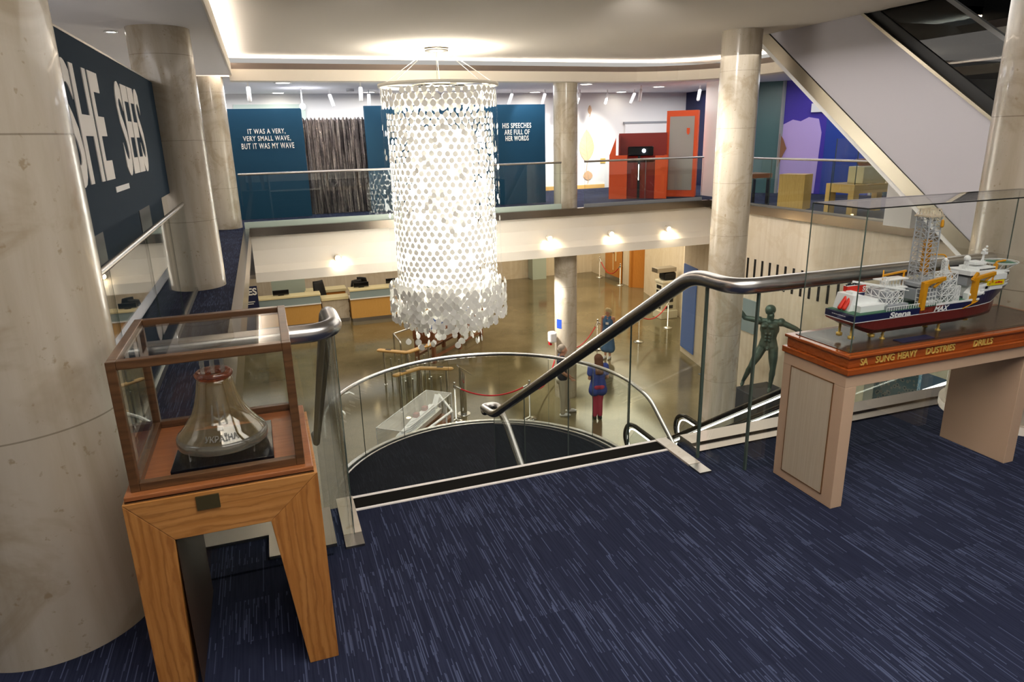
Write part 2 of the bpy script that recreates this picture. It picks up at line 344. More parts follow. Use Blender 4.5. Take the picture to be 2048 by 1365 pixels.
def dup(root, loc, rz=None, label=None, group=None):
    def cp(o, par):
        c = o.copy(); COL.objects.link(c)
        if par is not None: c.parent = par
        BASES[c.name] = BASES.get(o.name, (0, 0, 0))
        for ch in [x for x in bpy.data.objects if x.parent == o]: cp(ch, c)
        return c
    r = cp(root, None); r.location = loc
    if rz is not None: r.rotation_euler.z = rz
    if label: r['label'] = label
    if group: r['group'] = group
    return r
def text_mb(body, org, ux, uz, w_, h, depth=.004, off=.0, fn=None, spacing=1.0, mb=None, align_w=True):
    """lettering fitted into a w x h box; org = lower left, ux/uz unit vectors along and up; faces ux x uz"""
    c = bpy.data.curves.new('t', 'FONT'); c.body = body; c.extrude = .02; c.offset = off; c.space_character = spacing; c.resolution_u = 4
    c.align_x = 'CENTER' if '\n' in body else 'LEFT'
    o = bpy.data.objects.new('t', c); COL.objects.link(o); dg = bpy.context.evaluated_depsgraph_get(); me = bpy.data.meshes.new_from_object(o.evaluated_get(dg))
    vs = [v.co.copy() for v in me.vertices]; fs = [tuple(p.vertices) for p in me.polygons]
    bpy.data.objects.remove(o); bpy.data.curves.remove(c); bpy.data.meshes.remove(me)
    x0, x1 = min(v.x for v in vs), max(v.x for v in vs); y0, y1 = min(v.y for v in vs), max(v.y for v in vs)
    org, ux, uz = V(org), V(ux), V(uz); nn = ux.cross(uz)
    out = []
    for v in vs:
        a = (v.x - x0) / (x1 - x0) * w_; b = (v.y - y0) / (y1 - y0) * h; d = (v.z + .02) / .04 * depth
        out.append(fn(a, b, d) if fn else org + ux * a + uz * b + nn * d)
    mb = mb or MB(); mb.add(out, fs); return mb
X1, Y1, Z1 = V((1, 0, 0)), V((0, 1, 0)), V((0, 0, 1))

# ================================================================== the setting
LOW = -4.9
# near landing floor, walkway, gallery floor
mb = MB(); mb.bx(-6, .2, -3, 3.05, -1.08, 0); mb.bx(.2, 2.05, -3, 3.0, -1.08, 0); mb.bx(2.05, 9.5, -3, 3.05, -1.08, 0)
struct('floor', mb, 'carpet_navy')
mb = MB(); mb.bx(-1.6, -.47, 3.05, 15, -.30, 0); mb.bx(-1.6, 10.7, 15.05, 24, -.2, 0); struct('floor_gallery', mb, 'carpet_navy')
mb = MB(); mb.bx(10.75, 24, 3, 24, -.2, 0); struct('floor_side', mb, 'carpet_navy')
mb = MB(); mb.bx(-8, 30, -2, 44, LOW - .2, LOW); struct('floor_lobby', mb, 'terrazzo')
# edges of the void
mb = MB(); mb.bx(-.47, -.36, 3.05, 15, -.30, .012); struct('trim_1', mb, 'bronze_trim')
mb = MB(); mb.bx(-.36, 10.7, 14.9, 15.05, -.14, .03); struct('trim_2', mb, 'bronze_trim')
mb = MB(); mb.bx(10.6, 10.78, 6.6, 15.05, -.16, .03); struct('trim_3', mb, 'bronze_trim')
mb = MB(); mb.bx(2.1, 4.6, 2.98, 3.1, -.1, .02); mb.bx(2.1, 4.6, 2.9, 2.98, 0, .008); struct('trim_4', mb, 'bronze_trim')
# fascia of the far gallery: upright, then a projecting curved lip
mb = MB(); mb.prism([(15.02, -.14), (15.06, -.45), (14.98, -.75), (14.86, -.88), (14.84, -1.08), (15.3, -1.08), (15.3, -.14)], -.36, 11.3, 'x')
struct('wall_gallery_fascia', mb, 'fascia')
mb = MB(); mb.bx(-8, 10.7, 15.3, 31, -1.08, -1.0); mb.bx(10.7, 24, 15.3, 31, -1.08, -1.0); mb.bx(-8, -.47, 3, 15.3, -.36, -.3); struct('ceiling_lobby', mb, 'ceiling_white')
# slotted stone wall below the side gallery
mb = MB(); mb.bx(10.7, 10.95, 9.6, 13.6, LOW, -.16); mb.bx(10.7, 10.95, 3, 9.6, -2.5, -.16)
struct('wall_right', mb, 'travertine_wall')
mb = MB()
for i in range(15): y = 13.34 - .256 * i; mb.bx(10.685, 10.72, y - .028, y + .028, -1.78, -1.21)
single('wall_slots', mb, 'black', 'row of narrow black upright slots in the pale stone wall', 'vent', (10.7, 11.5, -1.8))
mb = MB(); a, b, c = (11.45, 16.1), (11.75, 17.57), (15.0, 25.4)
mb.prism([(10.7, 13.6), (11.0, 14.6), a, b, (14.0, 21.0), c, (15.3, 25.2), (14.4, 20.8), (12.1, 17.4), (11.75, 15.9), (11.2, 14.3), (10.95, 13.5)], LOW, -.16); struct('wall_lobby_side', mb, 'travertine_wall')
mb = MB(); mb.bx(-8, 15.0, 30.5, 30.7, LOW, -1); struct('wall_lobby_back', mb, 'travertine_wall')
mb = MB(); mb.bx(15.0, 15.2, 29.0, 30.6, LOW, -1); mb.bx(15.0, 15.25, 26.5, 27.3, LOW, -1); mb.bx(15, 15.2, 27.3, 29.0, -2.3, -1); mb.bx(15.0, 15.2, 22.7, 26.5, -2.3, -1); struct('wall_lobby_doors', mb, 'travertine_wall')
mb = MB(); mb.bx(18.5, 18.7, 20, 32, LOW, -1); mb.bx(15.2, 18.6, 30.9, 31, LOW, -1); struct('wall_corridor', mb, 'white_wall')
mb = MB(); mb.bx(-8.2, -8, -2, 31, LOW, -1); struct('wall_lobby_left', mb, 'travertine_wall')
mb = MB(); mb.bx(-8, -2.2, 3, 31, LOW, -1.05) if False else mb.bx(11, 24, 2.9, 3.1, LOW, -.2); struct('wall_lobby_near', mb, 'white_wall')
mb = MB(); mb.bx(11.0, 23.9, 3.1, 15.5, LOW, LOW + .012); struct('floor_tiles', mb, 'floor_tile')
for i in range(5):
    y = 4.6 + 2.2 * i
    mb = MB(); mb.bx(23.7, 23.8, y, y + 1.7, LOW + .8, -1.4); o = struct('window_%d' % (i + 1), mb, 'blue_white')
    mb = MB(); mb.bx(23.65, 23.85, y - .1, y, LOW + .7, -1.3); mb.bx(23.65, 23.85, y + 1.7, y + 1.8, LOW + .7, -1.3); mb.bx(23.65, 23.85, y, y + 1.7, -1.4, -1.3); mb.bx(23.65, 23.85, y, y + 1.7, LOW + .7, LOW + .8)
    f = build('window_frame', mb, 'grey_dark', o); f.parent = o
mb = MB(); mb.bx(23.85, 24, 3, 24, LOW, 0); struct('wall_far_side', mb, 'white_wall')
# ceilings
mb = MB(); mb.bx(-.85, 8.6, -3, 15.4, 3.3, 3.4); mb.bx(8.6, 10.75, 8.2, 15.4, 3.3, 3.4); struct('ceiling', mb, 'ceiling_white')
mb = MB(); mb.bx(-6, -.33, -3, 15.05, 2.95, 3.1); struct('ceiling_walkway', mb, 'soffit_white')
mb = MB(); mb.bx(-6, 20, 15.35, 24, 2.95, 3.1); mb.bx(10.75, 24, 3, 15.35, 2.95, 3.1); struct('ceiling_gallery', mb, 'soffit_white')
mb = MB(); mb.bx(-.329, -.31, -3, 14.99, 2.94, 3.17); struct('trim_5', mb, 'fascia')
mb = MB()   # lip of the lighting cove, rounded at its right-hand corner
outl = [(-.36, 15.0)] + [(x, 15.0) for x in (3, 6, 8)] + [(8 + 2.4 * math.sin(a), 12.6 + 2.4 * math.cos(a)) for a in [PI / 2 * k / 8 for k in range(1, 9)]] + [(10.4, 9), (10.4, 3)]
def ribbon(mb, pts, z0, z1, t):
    n = len(pts); nrm = []
    for i in range(n):
        a = V(pts[max(i - 1, 0)]); b = V(pts[min(i + 1, n - 1)]); d = (b - a).normalized(); nrm.append(V((-d.y, d.x)))
    vs = []
    for p, q in zip(pts, nrm):
        o = V(p) + q * t; vs += [(p[0], p[1], z0), (p[0], p[1], z1), (o.x, o.y, z1), (o.x, o.y, z0)]
    fs = []
    for i in range(n - 1):
        a, b = i * 4, i * 4 + 4; fs += [(a + k, a + (k + 1) % 4, b + (k + 1) % 4, b + k) for k in range(4)]
    fs += [(0, 1, 2, 3), (4 * n - 4, 4 * n - 1, 4 * n - 2, 4 * n - 3)]
    return mb.add(vs, fs)
ribbon(mb, outl, 2.85, 3.06, .38); struct('trim_6', mb, 'fascia')
mb = MB(); ribbon(mb, outl, 3.06, 3.17, .03); struct('trim_7', mb, 'louvre')
mb = MB(); ribbon(mb, [(p[0], p[1]) for p in outl], 3.165, 3.172, .02); mb.bx(-.6, -.52, -2, 15.2, 3.13, 3.16)
ol2 = [(-.5, 15.2)] + [(x, 15.2) for x in (3, 6, 8)] + [(8 + 2.6 * math.sin(a), 12.6 + 2.6 * math.cos(a)) for a in [PI / 2 * k / 8 for k in range(1, 9)]] + [(10.6, 9), (10.6, 3)]
m2 = MB(); m2.bx(-.55, -.45, -2, 15.1, 3.11, 3.14); ribbon(m2, ol2, 3.11, 3.14, .08)
single('cove_light', m2, 'lamp_cove', 'long white light strip hidden in the ceiling cove round the void', 'light', (5, 15.2, 3.11))
# gallery back walls
mb = MB(); mb.bx(-3, 14.4, 20.7, 20.9, 0, 2.95); struct('wall_gallery_back', mb, 'white_wall')
mb = MB(); mb.bx(7.0, 10.6, 20.66, 20.7, 0, .12); struct('baseboard_back', mb, 'rail_wood')
mb = MB(); mb.bx(-3.1, -3, 2, 24, 0, 2.95); struct('wall_left', mb, 'white_wall')
mb = MB(); mb.bx(11.45, 11.95, 15.9, 16.5, 0, 2.95); struct('wall_pier', mb, 'white')
mb = MB(); mb.bx(13.6, 13.9, 16, 21, 0, 2.95); struct('wall_blue', mb, 'navy')
mb = MB(); mb.bx(-6, 9.5, -3.1, -3, 0, 3.3); struct('wall_back', mb, 'white_wall')
mb = MB(); mb.bx(9.4, 9.5, -3, 3.05, 0, 3.3); struct('wall_near_side', mb, 'white_wall')
mb = MB(); mb.bx(-6.1, -6, -3, 15, 0, 2.95); struct('wall_far_left', mb, 'white_wall')
# beige hatches high on the back wall
for i, (x0, x1, lab) in enumerate(((-.5, 1.35, 'flat beige rectangle high on the white wall over the panel about a very small wave'), (3.0, 4.7, 'flat beige rectangle high on the white wall over the silver curtain'))):
    mb = MB(); mb.bx(x0, x1, 20.64, 20.7, 0, 2.68 if i == 0 else 2.5); single('wall_hatch', mb, 'frosted' if i == 0 else 'kiosk_grey', lab, 'panel', (x0, 20.7, 2))
# right hand gallery walls
A = at(1543, 380, z=0); B = at(1572, 393, z=0)
mb = MB(); mb.bar((12.1, 17.4, 1.475), (13.5, 15.9, 1.475), .05, 2.95); struct('wall_teal', mb, 'teal_grey')
mb = MB(); mb.bar((13.5, 15.9, 1.475), (14.9, 14.0, 1.475), .05, 2.95); struct('wall_purple', mb, ['purple'])
mb = MB(); mb.bar((14.9, 14.0, 1.475), (17.6, 9.5, 1.475), .05, 2.95); struct('wall_teal_dark', mb, 'teal_deep')

# ================================================================== stone columns
def column(x, y, r, z0, z1, label, m='travertine', base=0):
    mb = MB(); mb.lathe([(r, z0), (r, z1)], (x, y, 0), 64)
    mb.add([(x + r * math.cos(2 * PI * i / 64), y + r * math.sin(2 * PI * i / 64), z1) for i in range(64)], [tuple(range(64))])
    if base:
        t = thing('stone_column', label, 'column', (x, y, z0)); build('shaft', mb, m, t)
        b = MB(); b.cyl((x, y, z0), r + base, 0, .05, 64); build('base_ring', b, 'travertine_pale', t); return t
    return single('stone_column', mb, m, label, 'column', (x, y, z0))
column(-.90, 2.68, .332, 0, 2.95, 'big polished stone column at the left edge, right behind the bell table')
column(-.91, 9.2, .33, 0, 2.95, 'round stone column on the walkway at the end of the dark SHE SEES board')
column(-.79, 15.5, .29, 0, 2.95, 'round stone column at the left end of the far gallery railing')
column(6.9, 15.5, .285, LOW, 2.95, 'pale stone column between the teal panel and the orange kiosk, rising from the lobby', 'travertine_pale' if False else 'travertine')
column(7.87, 10.4, .33, LOW, 3.3, 'tall stone column rising free through the void, left of the escalator')
column(4.16, 2.65, .35, 0, 3.3, 'stone column at the right edge behind the ship model', base=.03)

# ================================================================== SHE SEES board
XB = -1.02
t = thing('lettered_board', 'long dark slate board lettered SHE SEES in tall white capitals', 'board', (XB, 6, 1.165))
mb = MB(); mb.bx(XB - .04, XB, 2.8, 8.89, 1.165, 2.36); build('board', mb, 'navy_banner', t)
for body, (l, tp), (rr, bt) in (('SHE', (110, 100), (228, 362)), ('SEES', (225, 172), (297, 335))):
    p0 = at(*((110, 380) if body == 'SHE' else (257, 340)), x=XB); p1 = at(228 if body == 'SHE' else 297, 358 if body == 'SHE' else 335, x=XB)
    if body == 'SHE': y0, y1 = 4.72, 5.84
    else: y0, y1 = 6.43, 7.62
    build('lettering', text_mb(body, (XB, y0, 1.46), Y1, Z1, y1 - y0, .74, .006, .022, spacing=.95), 'letter_white', t)
p = at(232, 380, x=XB); q = at(258, 372, x=XB)
mb = MB(); mb.bx(XB, XB + .004, p.y, q.y, p.z - .02, p.z + .02); build('small_label', mb, 'white', t)
mb = MB(); mb.bar((XB - .02, 2.8, 2.375), (XB - .02, 8.89, 2.375), .03, .015); build('top_rail', mb, 'steel', t)
t = thing('screen_wall', 'dark lower hoarding under the SHE SEES board with two black cut-outs', 'board', (-1.1, 6, -1))
mb = MB(); mb.bx(-1.14, -1.08, 2.9, 8.6, -.3, 1.2); build('panel', mb, 'navy_banner', t)
for (u0, u1) in ((190, 207), (280, 300)):
    a = at(u0, 480 if u0 < 200 else 430, x=-1.075); b = at(u1, 470 if u0 < 200 else 420, x=-1.075)
    mb = MB(); mb.bx(-1.08, -1.075, a.y, b.y, .4, 1.165); build('cut_out', mb, 'black', t)

# ================================================================== glass balustrades
def balustrade(label, pts, z0=0.02, rail_z=1.02, loc=None, gl='glass', rail_r=.024, joints=None, rail=True, shoe=True, th=.012, zs=None, shoe_m='brushed', shoe_h=.05, clamp_at=()):
    """pts: plan polyline"""
    P0 = pts[0]; t = thing('glass_balustrade', label, 'railing', loc or (P0[0], P0[1], z0))
    zs = zs or [0] * len(pts)
    for i in range(len(pts) - 1):
        a, b = V((*pts[i], 0)), V((*pts[i + 1], 0)); d = (b - a); n = max(1, round(d.length / (joints or 2.4))); d /= n
        for k in range(n):
            p, q = a + d * (k + .004), a + d * (k + 1 - .004); mb = MB()
            za = zs[i] + (zs[i + 1] - zs[i]) * k / n; zb = zs[i] + (zs[i + 1] - zs[i]) * (k + 1) / n
            nn = V((-d.y, d.x, 0)).normalized() * th / 2
            vs = [p - nn + Z1 * (z0 + za), q - nn + Z1 * (z0 + zb), q + nn + Z1 * (z0 + zb), p + nn + Z1 * (z0 + za)]
            vs += [v + Z1 * (rail_z - z0) for v in vs]
            mb.add(vs, [(0, 1, 5, 4), (2, 3, 7, 6), (0, 3, 2, 1), (4, 5, 6, 7)]); mb.cur = 1; mb.add(vs, [(1, 2, 6, 5), (3, 0, 4, 7)])
            build('glass_panel', mb, [gl, 'glass_edge'], t)
    if rail:
        mb = MB(); mb.tube([(p[0], p[1], rail_z + rail_r * .7 + z) for p, z in zip(pts, zs)], rail_r, 16); build('handrail', mb, 'steel', t)
    if shoe:
        mb = MB()
        for i in range(len(pts) - 1): mb.bar((*pts[i], z0 + zs[i] + shoe_h / 2 - .02), (*pts[i + 1], z0 + zs[i + 1] + shoe_h / 2 - .02), .035, shoe_h)
        build('base_channel', mb, shoe_m, t)
    return t
balustrade('glass railing with steel handrail along the dark lower hoarding, left side', [(-.9, 3.0), (-.9, 8.88)], joints=1.45, gl='glass', rail_r=.022, th=.01)
balustrade('long glass railing across the far gallery from the left column to the middle column', [(-.45, 15.08), (6.6, 15.08)], rail_z=1.07, joints=3.1, shoe_h=.14, shoe_m='frosted')
balustrade('glass railing of the far gallery in front of the orange kiosk', [(7.2, 15.08), (10.5, 15.08)], rail_z=1.07, joints=1.7, shoe_h=.1, shoe_m='grey')
balustrade('glass railing along the right side gallery before the purple wall', [(10.78, 14.7), (10.78, 9.3)], rail_z=1.07, joints=1.7, shoe_h=.06)

# ================================================================== staircase
STW0, STW1, STW2 = .2, 2.05, 3.9
LZ, LY, SL = -2.2, 6.7, .607
def arc(cx, cy, r, a0, a1, n): return [(cx + r * math.cos(a0 + (a1 - a0) * i / n), cy + r * math.sin(a0 + (a1 - a0) * i / n)) for i in range(n + 1)]
t = thing('staircase', 'carpeted staircase dropping from the landing to a half round turning platform', 'stairs', (1.1, 3.05, LZ))
n = 13; tr = (LY - 3.12) / n; rs = -LZ / n
mb = MB(); pr_ = [(3.12, -.05)]
for i in range(n): pr_ += [(3.12 + tr * i, -rs * (i + 1)), (3.12 + tr * (i + 1), -rs * (i + 1))]
mb.prism(pr_ + [(LY, LZ - .25), (3.12, -.4)], STW0, STW1, 'x'); build('upper_flight', mb, 'carpet_dark', t)
n2 = 16; tr2 = .3; rs2 = (LZ - LOW) / n2; pr2 = [(LY, LZ)]
for i in range(n2): pr2 += [(LY - tr2 * i, LZ - rs2 * (i + 1)), (LY - tr2 * (i + 1), LZ - rs2 * (i + 1))]
mb = MB(); mb.prism(pr2 + [(LY - tr2 * n2 + .4, LOW), (LY, LZ - .3)], STW1, STW2, 'x'); build('lower_flight', mb, 'carpet_dark', t)
disc = arc(2.1, 6.88, 1.84, 0, PI, 40)
mb = MB(); mb.prism([(STW2 + .04, LY)] + disc + [(.26, LY)], LZ - .25, LZ); build('platform', mb, 'carpet_dark', t)
mb = MB(); ribbon(mb, arc(2.1, 6.88, 1.84, 0, PI, 40), LZ - .26, LZ + .012, -.05); build('platform_edge', mb, 'travertine_pale', t)
mb = MB(); ribbon(mb, arc(2.1, 6.88, 1.775, 0, PI, 40), LZ, LZ + .006, -.02); build('inlay_line', mb, 'travertine_pale', t)
mb = MB(); mb.bx(.2, 2.0, 2.985, 3.0, 0, .006); build('nosing_line', mb, 'letter_white', t)
mb = MB(); mb.bx(.2, 2.0, 3.0, 3.105, -.05, .004); build('nosing_band', mb, 'rubber', t)
mb = MB(); mb.bx(.2, 2.0, 3.105, 3.125, -.05, .006); build('nosing_front', mb, 'letter_white', t)
for x0, x1, nm in ((.155, .235, 'side_curb'), (1.95, 2.02, 'side_curb')):
    mb = MB(); mb.bx(x0, x1, 2.78, 3.12, 0, .012); mb.cur = 1; mb.bx(x0, x1, 2.68, 2.78, 0, .01); build(nm, mb, ['travertine_pale', 'brushed'], t)
# right handrail system
def fillet(pts, r, n=8):
    out = [V(pts[0])]
    for i in range(1, len(pts) - 1):
        a, p, b = V(pts[i - 1]), V(pts[i]), V(pts[i + 1]); u, w_ = (a - p), (b - p); k = min(r, u.length * .48, w_.length * .48)
        s0, s1 = p + u.normalized() * k, p + w_.normalized() * k
        out += [(1 - q) ** 2 * s0 + 2 * q * (1 - q) * p + q * q * s1 for q in [j / n for j in range(n + 1)]]
    return out + [V(pts[-1])]
RZ = .985
t = thing('glass_balustrade', 'glass railing with thick steel handrail turning down the right side of the stairs', 'railing', (2.05, 2.7, 0))
end = (2.05, 6.62, -1.22)
pts = [(3.74, 2.64, RZ), (2.06, 2.64, RZ), (2.05, 2.98, RZ), (2.05, 6.5, -1.17), (2.05, 6.95, -1.25), (2.24, 6.95, -1.25), (2.2, 6.55, -1.3), (2.2, 4.4, -2.75), (2.2, 2.4, -4.05)]
mb = MB(); mb.tube(fillet(pts, .12), .04, 20); build('handrail', mb, 'steel', t)
mb = MB(); mb.cap((2.04, 6.8, -1.25), (2.04, 6.82, -1.25), .04, .04); build('rail_end', mb, 'steel', t)
def glass_poly(poly, x, name='glass_panel', th=.006, gl='glass'):
    m_ = MB(); n_ = len(poly); vs = [(x - th / 2, p[0], p[1]) for p in poly] + [(x + th / 2, p[0], p[1]) for p in poly]
    m_.add(vs, [tuple(range(n_ - 1, -1, -1)), tuple(range(n_, 2 * n_))]); m_.cur = 1; m_.add(vs, [(i, (i + 1) % n_, n_ + (i + 1) % n_, n_ + i) for i in range(n_)])
    return build(name, m_, [gl, 'glass_edge'], t)
zr = lambda y: RZ - .04 - SL * max(0, y - 2.98)
for y0, y1 in ((2.86, 3.6), (3.61, 4.55), (4.56, 5.55), (5.56, 6.5)):
    zb = lambda y: 0 if y < 3.1 else -.06 - SL * (y - 3.1)
    ys = [y0] + ([2.98] if y0 < 2.98 < y1 else []) + [y1]
    glass_poly([(y, zb(y) - .1 * (y > 3.1)) for y in [y0] + ([3.1] if y0 < 3.1 < y1 else []) + [y1]] + [(y, zr(y)) for y in reversed(ys)], 2.05)
def corner_glass(cx, cy, r, a0, a1, z0, z1, name='corner_glass'):
    m_ = MB(); o_ = arc(cx, cy, r, a0, a1, 12); i_ = arc(cx, cy, r - .015, a0, a1, 12); m_.smooth = True
    vs = [(*p, z) for z in (z0, z1) for p in o_] + [(*p, z) for z in (z0, z1) for p in i_]; k = 13
    m_.add(vs, [(j, j + 1, k + j + 1, k + j) for j in range(12)]); m_.add(vs, [(2 * k + j, 3 * k + j, 3 * k + j + 1, 2 * k + j + 1) for j in range(12)])
    return build(name, m_, ['glass', 'glass_edge'], t)
corner_glass(2.19, 2.78, .14, PI, 1.5 * PI, 0, .95)
m_ = MB(); m_.bx(2.2, 3.7, 2.633, 2.647, 0, .95); build('glass_panel', m_, 'glass', t)
m_ = MB(); m_.bx(2.19, 2.2, 2.632, 2.648, 0, .95); m_.bx(2.05 - .008, 2.05 + .008, 2.845, 2.856, 0, .95); build('glass_joint', m_, 'glass_edge', t)
t = thing('glass_balustrade', 'glass railing with thick steel handrail ending in a hooked bend behind the bell case', 'railing', (.2, 2.6, 0))
pts = [(-.5, 2.665, RZ), (.13, 2.665, RZ), (.2, 2.73, RZ), (.2, 3.0, RZ), (.2, 6.5, -1.17), (.2, 6.8, -1.2)]
mb = MB(); mb.tube(fillet(pts, .1), .036, 20); build('handrail', mb, 'steel', t)
corner_glass(.1, 2.765, .1, 1.5 * PI, 2 * PI, 0, .95)
m_ = MB(); m_.bx(-.55, .1, 2.657, 2.673, 0, .95); build('glass_panel', m_, 'glass', t)
for y0, y1 in ((2.77, 3.6), (3.61, 4.9), (4.91, 6.5)):
    zb = lambda y: 0 if y < 3.1 else -.06 - SL * (y - 3.1)
    ys = [y0] + ([2.98] if y0 < 2.98 < y1 else []) + [y1]
    glass_poly([(y, zb(y) - .1 * (y > 3.1)) for y in [y0] + ([3.1] if y0 < 3.1 < y1 else []) + [y1]] + [(y, zr(y)) for y in reversed(ys)], .2)
m_ = MB(); m_.bx(-.16, .12, 2.72, 3.05, 0, .015); m_.bx(-.6, -.16, 2.9, 3.05, 0, .015); build('steel_threshold', m_, 'brushed', t)
# curved railing round the platform
t = thing('glass_balustrade', 'half round glass railing with thin steel rail around the stair platform', 'railing', (2.1, 8.7, LZ))
A_ = arc(2.1, 6.88, 1.80, 0, PI, 48)
mb = MB(); pth = [(3.9, 4.2, -2.75), (3.9, 5.2, -2.02), (3.9, 6.4, -1.22)] + [(p[0], p[1], -1.18) for p in A_] + [(.28, 6.6, -1.2)]
mb.tube(fillet(pth[:3] + [pth[3]], .15)[:-1] + pth[3:], .024, 14); build('handrail', mb, 'steel_bright', t)
for k in range(8):
    seg = A_[k * 6:k * 6 + 7]; m_ = MB(); ribbon(m_, seg, LZ - .05, -1.21, .012)
    for j in range(len(m_.m)): pass
    m_.m[-1] = m_.m[-2] = 1; build('curved_glass_panel', m_, ['glass', 'glass_edge'], t)
glass_poly([(6.85, LZ - .1), (6.85, -1.21), (6.4, -1.25), (4.2, -2.78), (4.2, -3.75)], 3.9)
m_ = MB(); m_.bx(3.88, 3.96, 2.0, 6.85, LOW, LOW + .01); 

# ================================================================== lower escalator (right, rising towards the near floor)
t = thing('escalator', 'escalator with black handrails and lit white strips climbing from the lobby at lower right', 'escalator', (6.9, 11, LOW))
EX0, EX1 = 6.45, 7.65; k7 = .70
def prof(off, y_top=3.4): return [(11.15, -3.95 + off), (10.2, -3.95 + off), (y_top, -3.95 + off + k7 * (10.2 - y_top))]
for ex in (EX0, EX1):
    P3 = [(ex, 10.9, -4.72), (ex, 11.3, -4.6), (ex, 11.5, -4.3), (ex, 11.4, -4.02), (ex, 11.15, -3.93)] + [(ex, y, z) for y, z in prof(.02)[1:]]
    mb = MB(); mb.tube(fillet(P3, .2, 5), .045, 12); build('handrail', mb, 'black_gloss', t)
    P4 = [(p[0], p[1] * 1.0, p[2] - .07) for p in P3[3:]]
    P4 = [(ex, 11.2, -4.62), (ex, 11.38, -4.3), (ex, 11.3, -4.08), (ex, 11.12, -4.01)] + [(ex, y, z) for y, z in prof(-.06)[1:]]
    mb = MB(); mb.tube(fillet(P4, .15, 5), .012, 8); build('light_strip', mb, 'lamp_strip', t)
    m_ = MB(); poly = [(11.2, -4.6), (11.3, -4.3), (11.1, -4.05)] + [(y, z) for y, z in prof(-.1)[1:]] + [(y, z) for y, z in reversed(prof(-.72)[1:])] + [(11.2, -4.7)]
    glass_poly(poly, ex)
    m_ = MB(); m_.bar((ex, 10.2, -4.66), (ex, 3.4, -4.66 + k7 * 6.8), .03, .025); m_.bar((ex, 11.4, -4.66), (ex, 10.2, -4.66), .03, .025); build('skirt_light', m_, 'lamp_strip', t)
    sx = ex - .12 if ex == EX0 else ex
    m_ = MB(); m_.prism([(11.5, LOW), (11.5, -4.7), (10.2, -4.7), (3.4, -4.7 + k7 * 6.8), (3.4, -5.3 + k7 * 6.8), (9.6, LOW)], sx, sx + .12, 'x'); build('side_cladding', m_, 'gold_steel', t)
m_ = MB(); st = [(11.4, -4.85), (10.2, -4.85)]
for i in range(22):
    y = 10.2 - .3 * i; st += [(y, -4.85 + .21 * (i + 1)), (y - .3, -4.85 + .21 * (i + 1))]
m_.prism(st + [(3.6, -.5), (9.9, LOW)], EX0 + .05, EX1 - .05, 'x'); build('step_band', m_, 'grey_dark', t)

# ================================================================== upper escalator (white side, upper right)
t = thing('escalator', 'white sided escalator with steel edge trim and dark glass descending at upper right', 'escalator', (8.6, 6.0, 0))
UX = 8.6; pa = at(1536, 63, x=UX); pb = at(1852, 391, x=UX); ks = (pa.z - pb.z) / (pa.y - pb.y)
lo = lambda y: pb.z + ks * (y - pb.y); qa = at(1729, 29, x=UX); qb = at(1975, 231, x=UX); ku = (qa.z - qb.z) / (qa.y - qb.y); hi = lambda y: qb.z + ku * (y - qb.y)
ya, yb = 10.66, 3.9
yz = lambda f, z: (z - f(0)) / (f(1) - f(0))
m_ = MB(); m_.prism([(yz(lo, 3.3), 3.3), (5.2, lo(5.2)), (5.2, hi(5.2)), (yz(hi, 3.3), 3.3)], UX, UX + .06, 'x'); build('side_panel', m_, 'lavender_grey', t)
m_ = MB(); m_.prism([(yz(lo, 3.3) + .02, 3.3), (5.2, lo(5.2)), (5.2, lo(5.2) - .24), (yz(lo, 3.3) + .35, 3.3)], UX - .02, UX + .06, 'x'); build('steel_edge', m_, 'gold_steel', t)
m_ = MB(); m_.prism([(yz(lo, 3.3) + .3, 3.3), (5.2, lo(5.2) - .2), (5.2, lo(5.2) - .34), (yz(lo, 3.3) + .5, 3.3)], UX + .02, UX + 1.9, 'x'); build('underside', m_, 'white', t)
m_ = MB(); m_.bar((UX, 5.2, hi(5.2) + .02), (UX, yz(hi, 3.3), 3.3), .08, .04); build('top_trim', m_, 'gold_steel', t)
m_ = MB(); m_.prism([(5.2, hi(5.2) + .02), (5.2, hi(5.2) + .2), (yz(hi, 3.3), 3.48), (yz(hi, 3.3), 3.3)], UX + .02, UX + .1, 'x'); build('black_skirt', m_, 'black', t)
m_ = MB(); m_.prism([(5.2, hi(5.2) + .18), (5.2, hi(5.2) + .88), (yz(hi, 3.3), 4.2), (yz(hi, 3.3), 3.48)], UX + .04, UX + .055, 'x'); build('glass_panel', m_, 'glass_dark', t)
m_ = MB(); m_.bar((UX + .05, 5.2, hi(5.2) + .9), (UX + .05, yz(hi, 3.3), 4.2), .06, .05); build('handrail', m_, 'grey', t)
m_ = MB(); m_.prism([(5.2, hi(5.2) - .1), (yz(hi, 3.3), 3.2), (yz(hi, 3.3), 3.0), (5.2, hi(5.2) - .3)], UX + .1, UX + 1.8, 'x'); build('step_band', m_, 'black', t)
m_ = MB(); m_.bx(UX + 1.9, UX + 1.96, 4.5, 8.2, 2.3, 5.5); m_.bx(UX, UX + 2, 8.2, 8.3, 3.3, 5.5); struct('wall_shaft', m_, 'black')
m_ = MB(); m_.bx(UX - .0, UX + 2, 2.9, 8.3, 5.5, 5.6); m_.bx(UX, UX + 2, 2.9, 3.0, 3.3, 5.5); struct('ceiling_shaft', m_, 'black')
m_ = MB(); m_.bx(10.3, 10.7, 8.75, 9.3, .03, 1.5); single('escalator_pier', m_, 'white', 'short white block holding up the escalator at the gallery edge', 'support', (10.5, 9, .03))

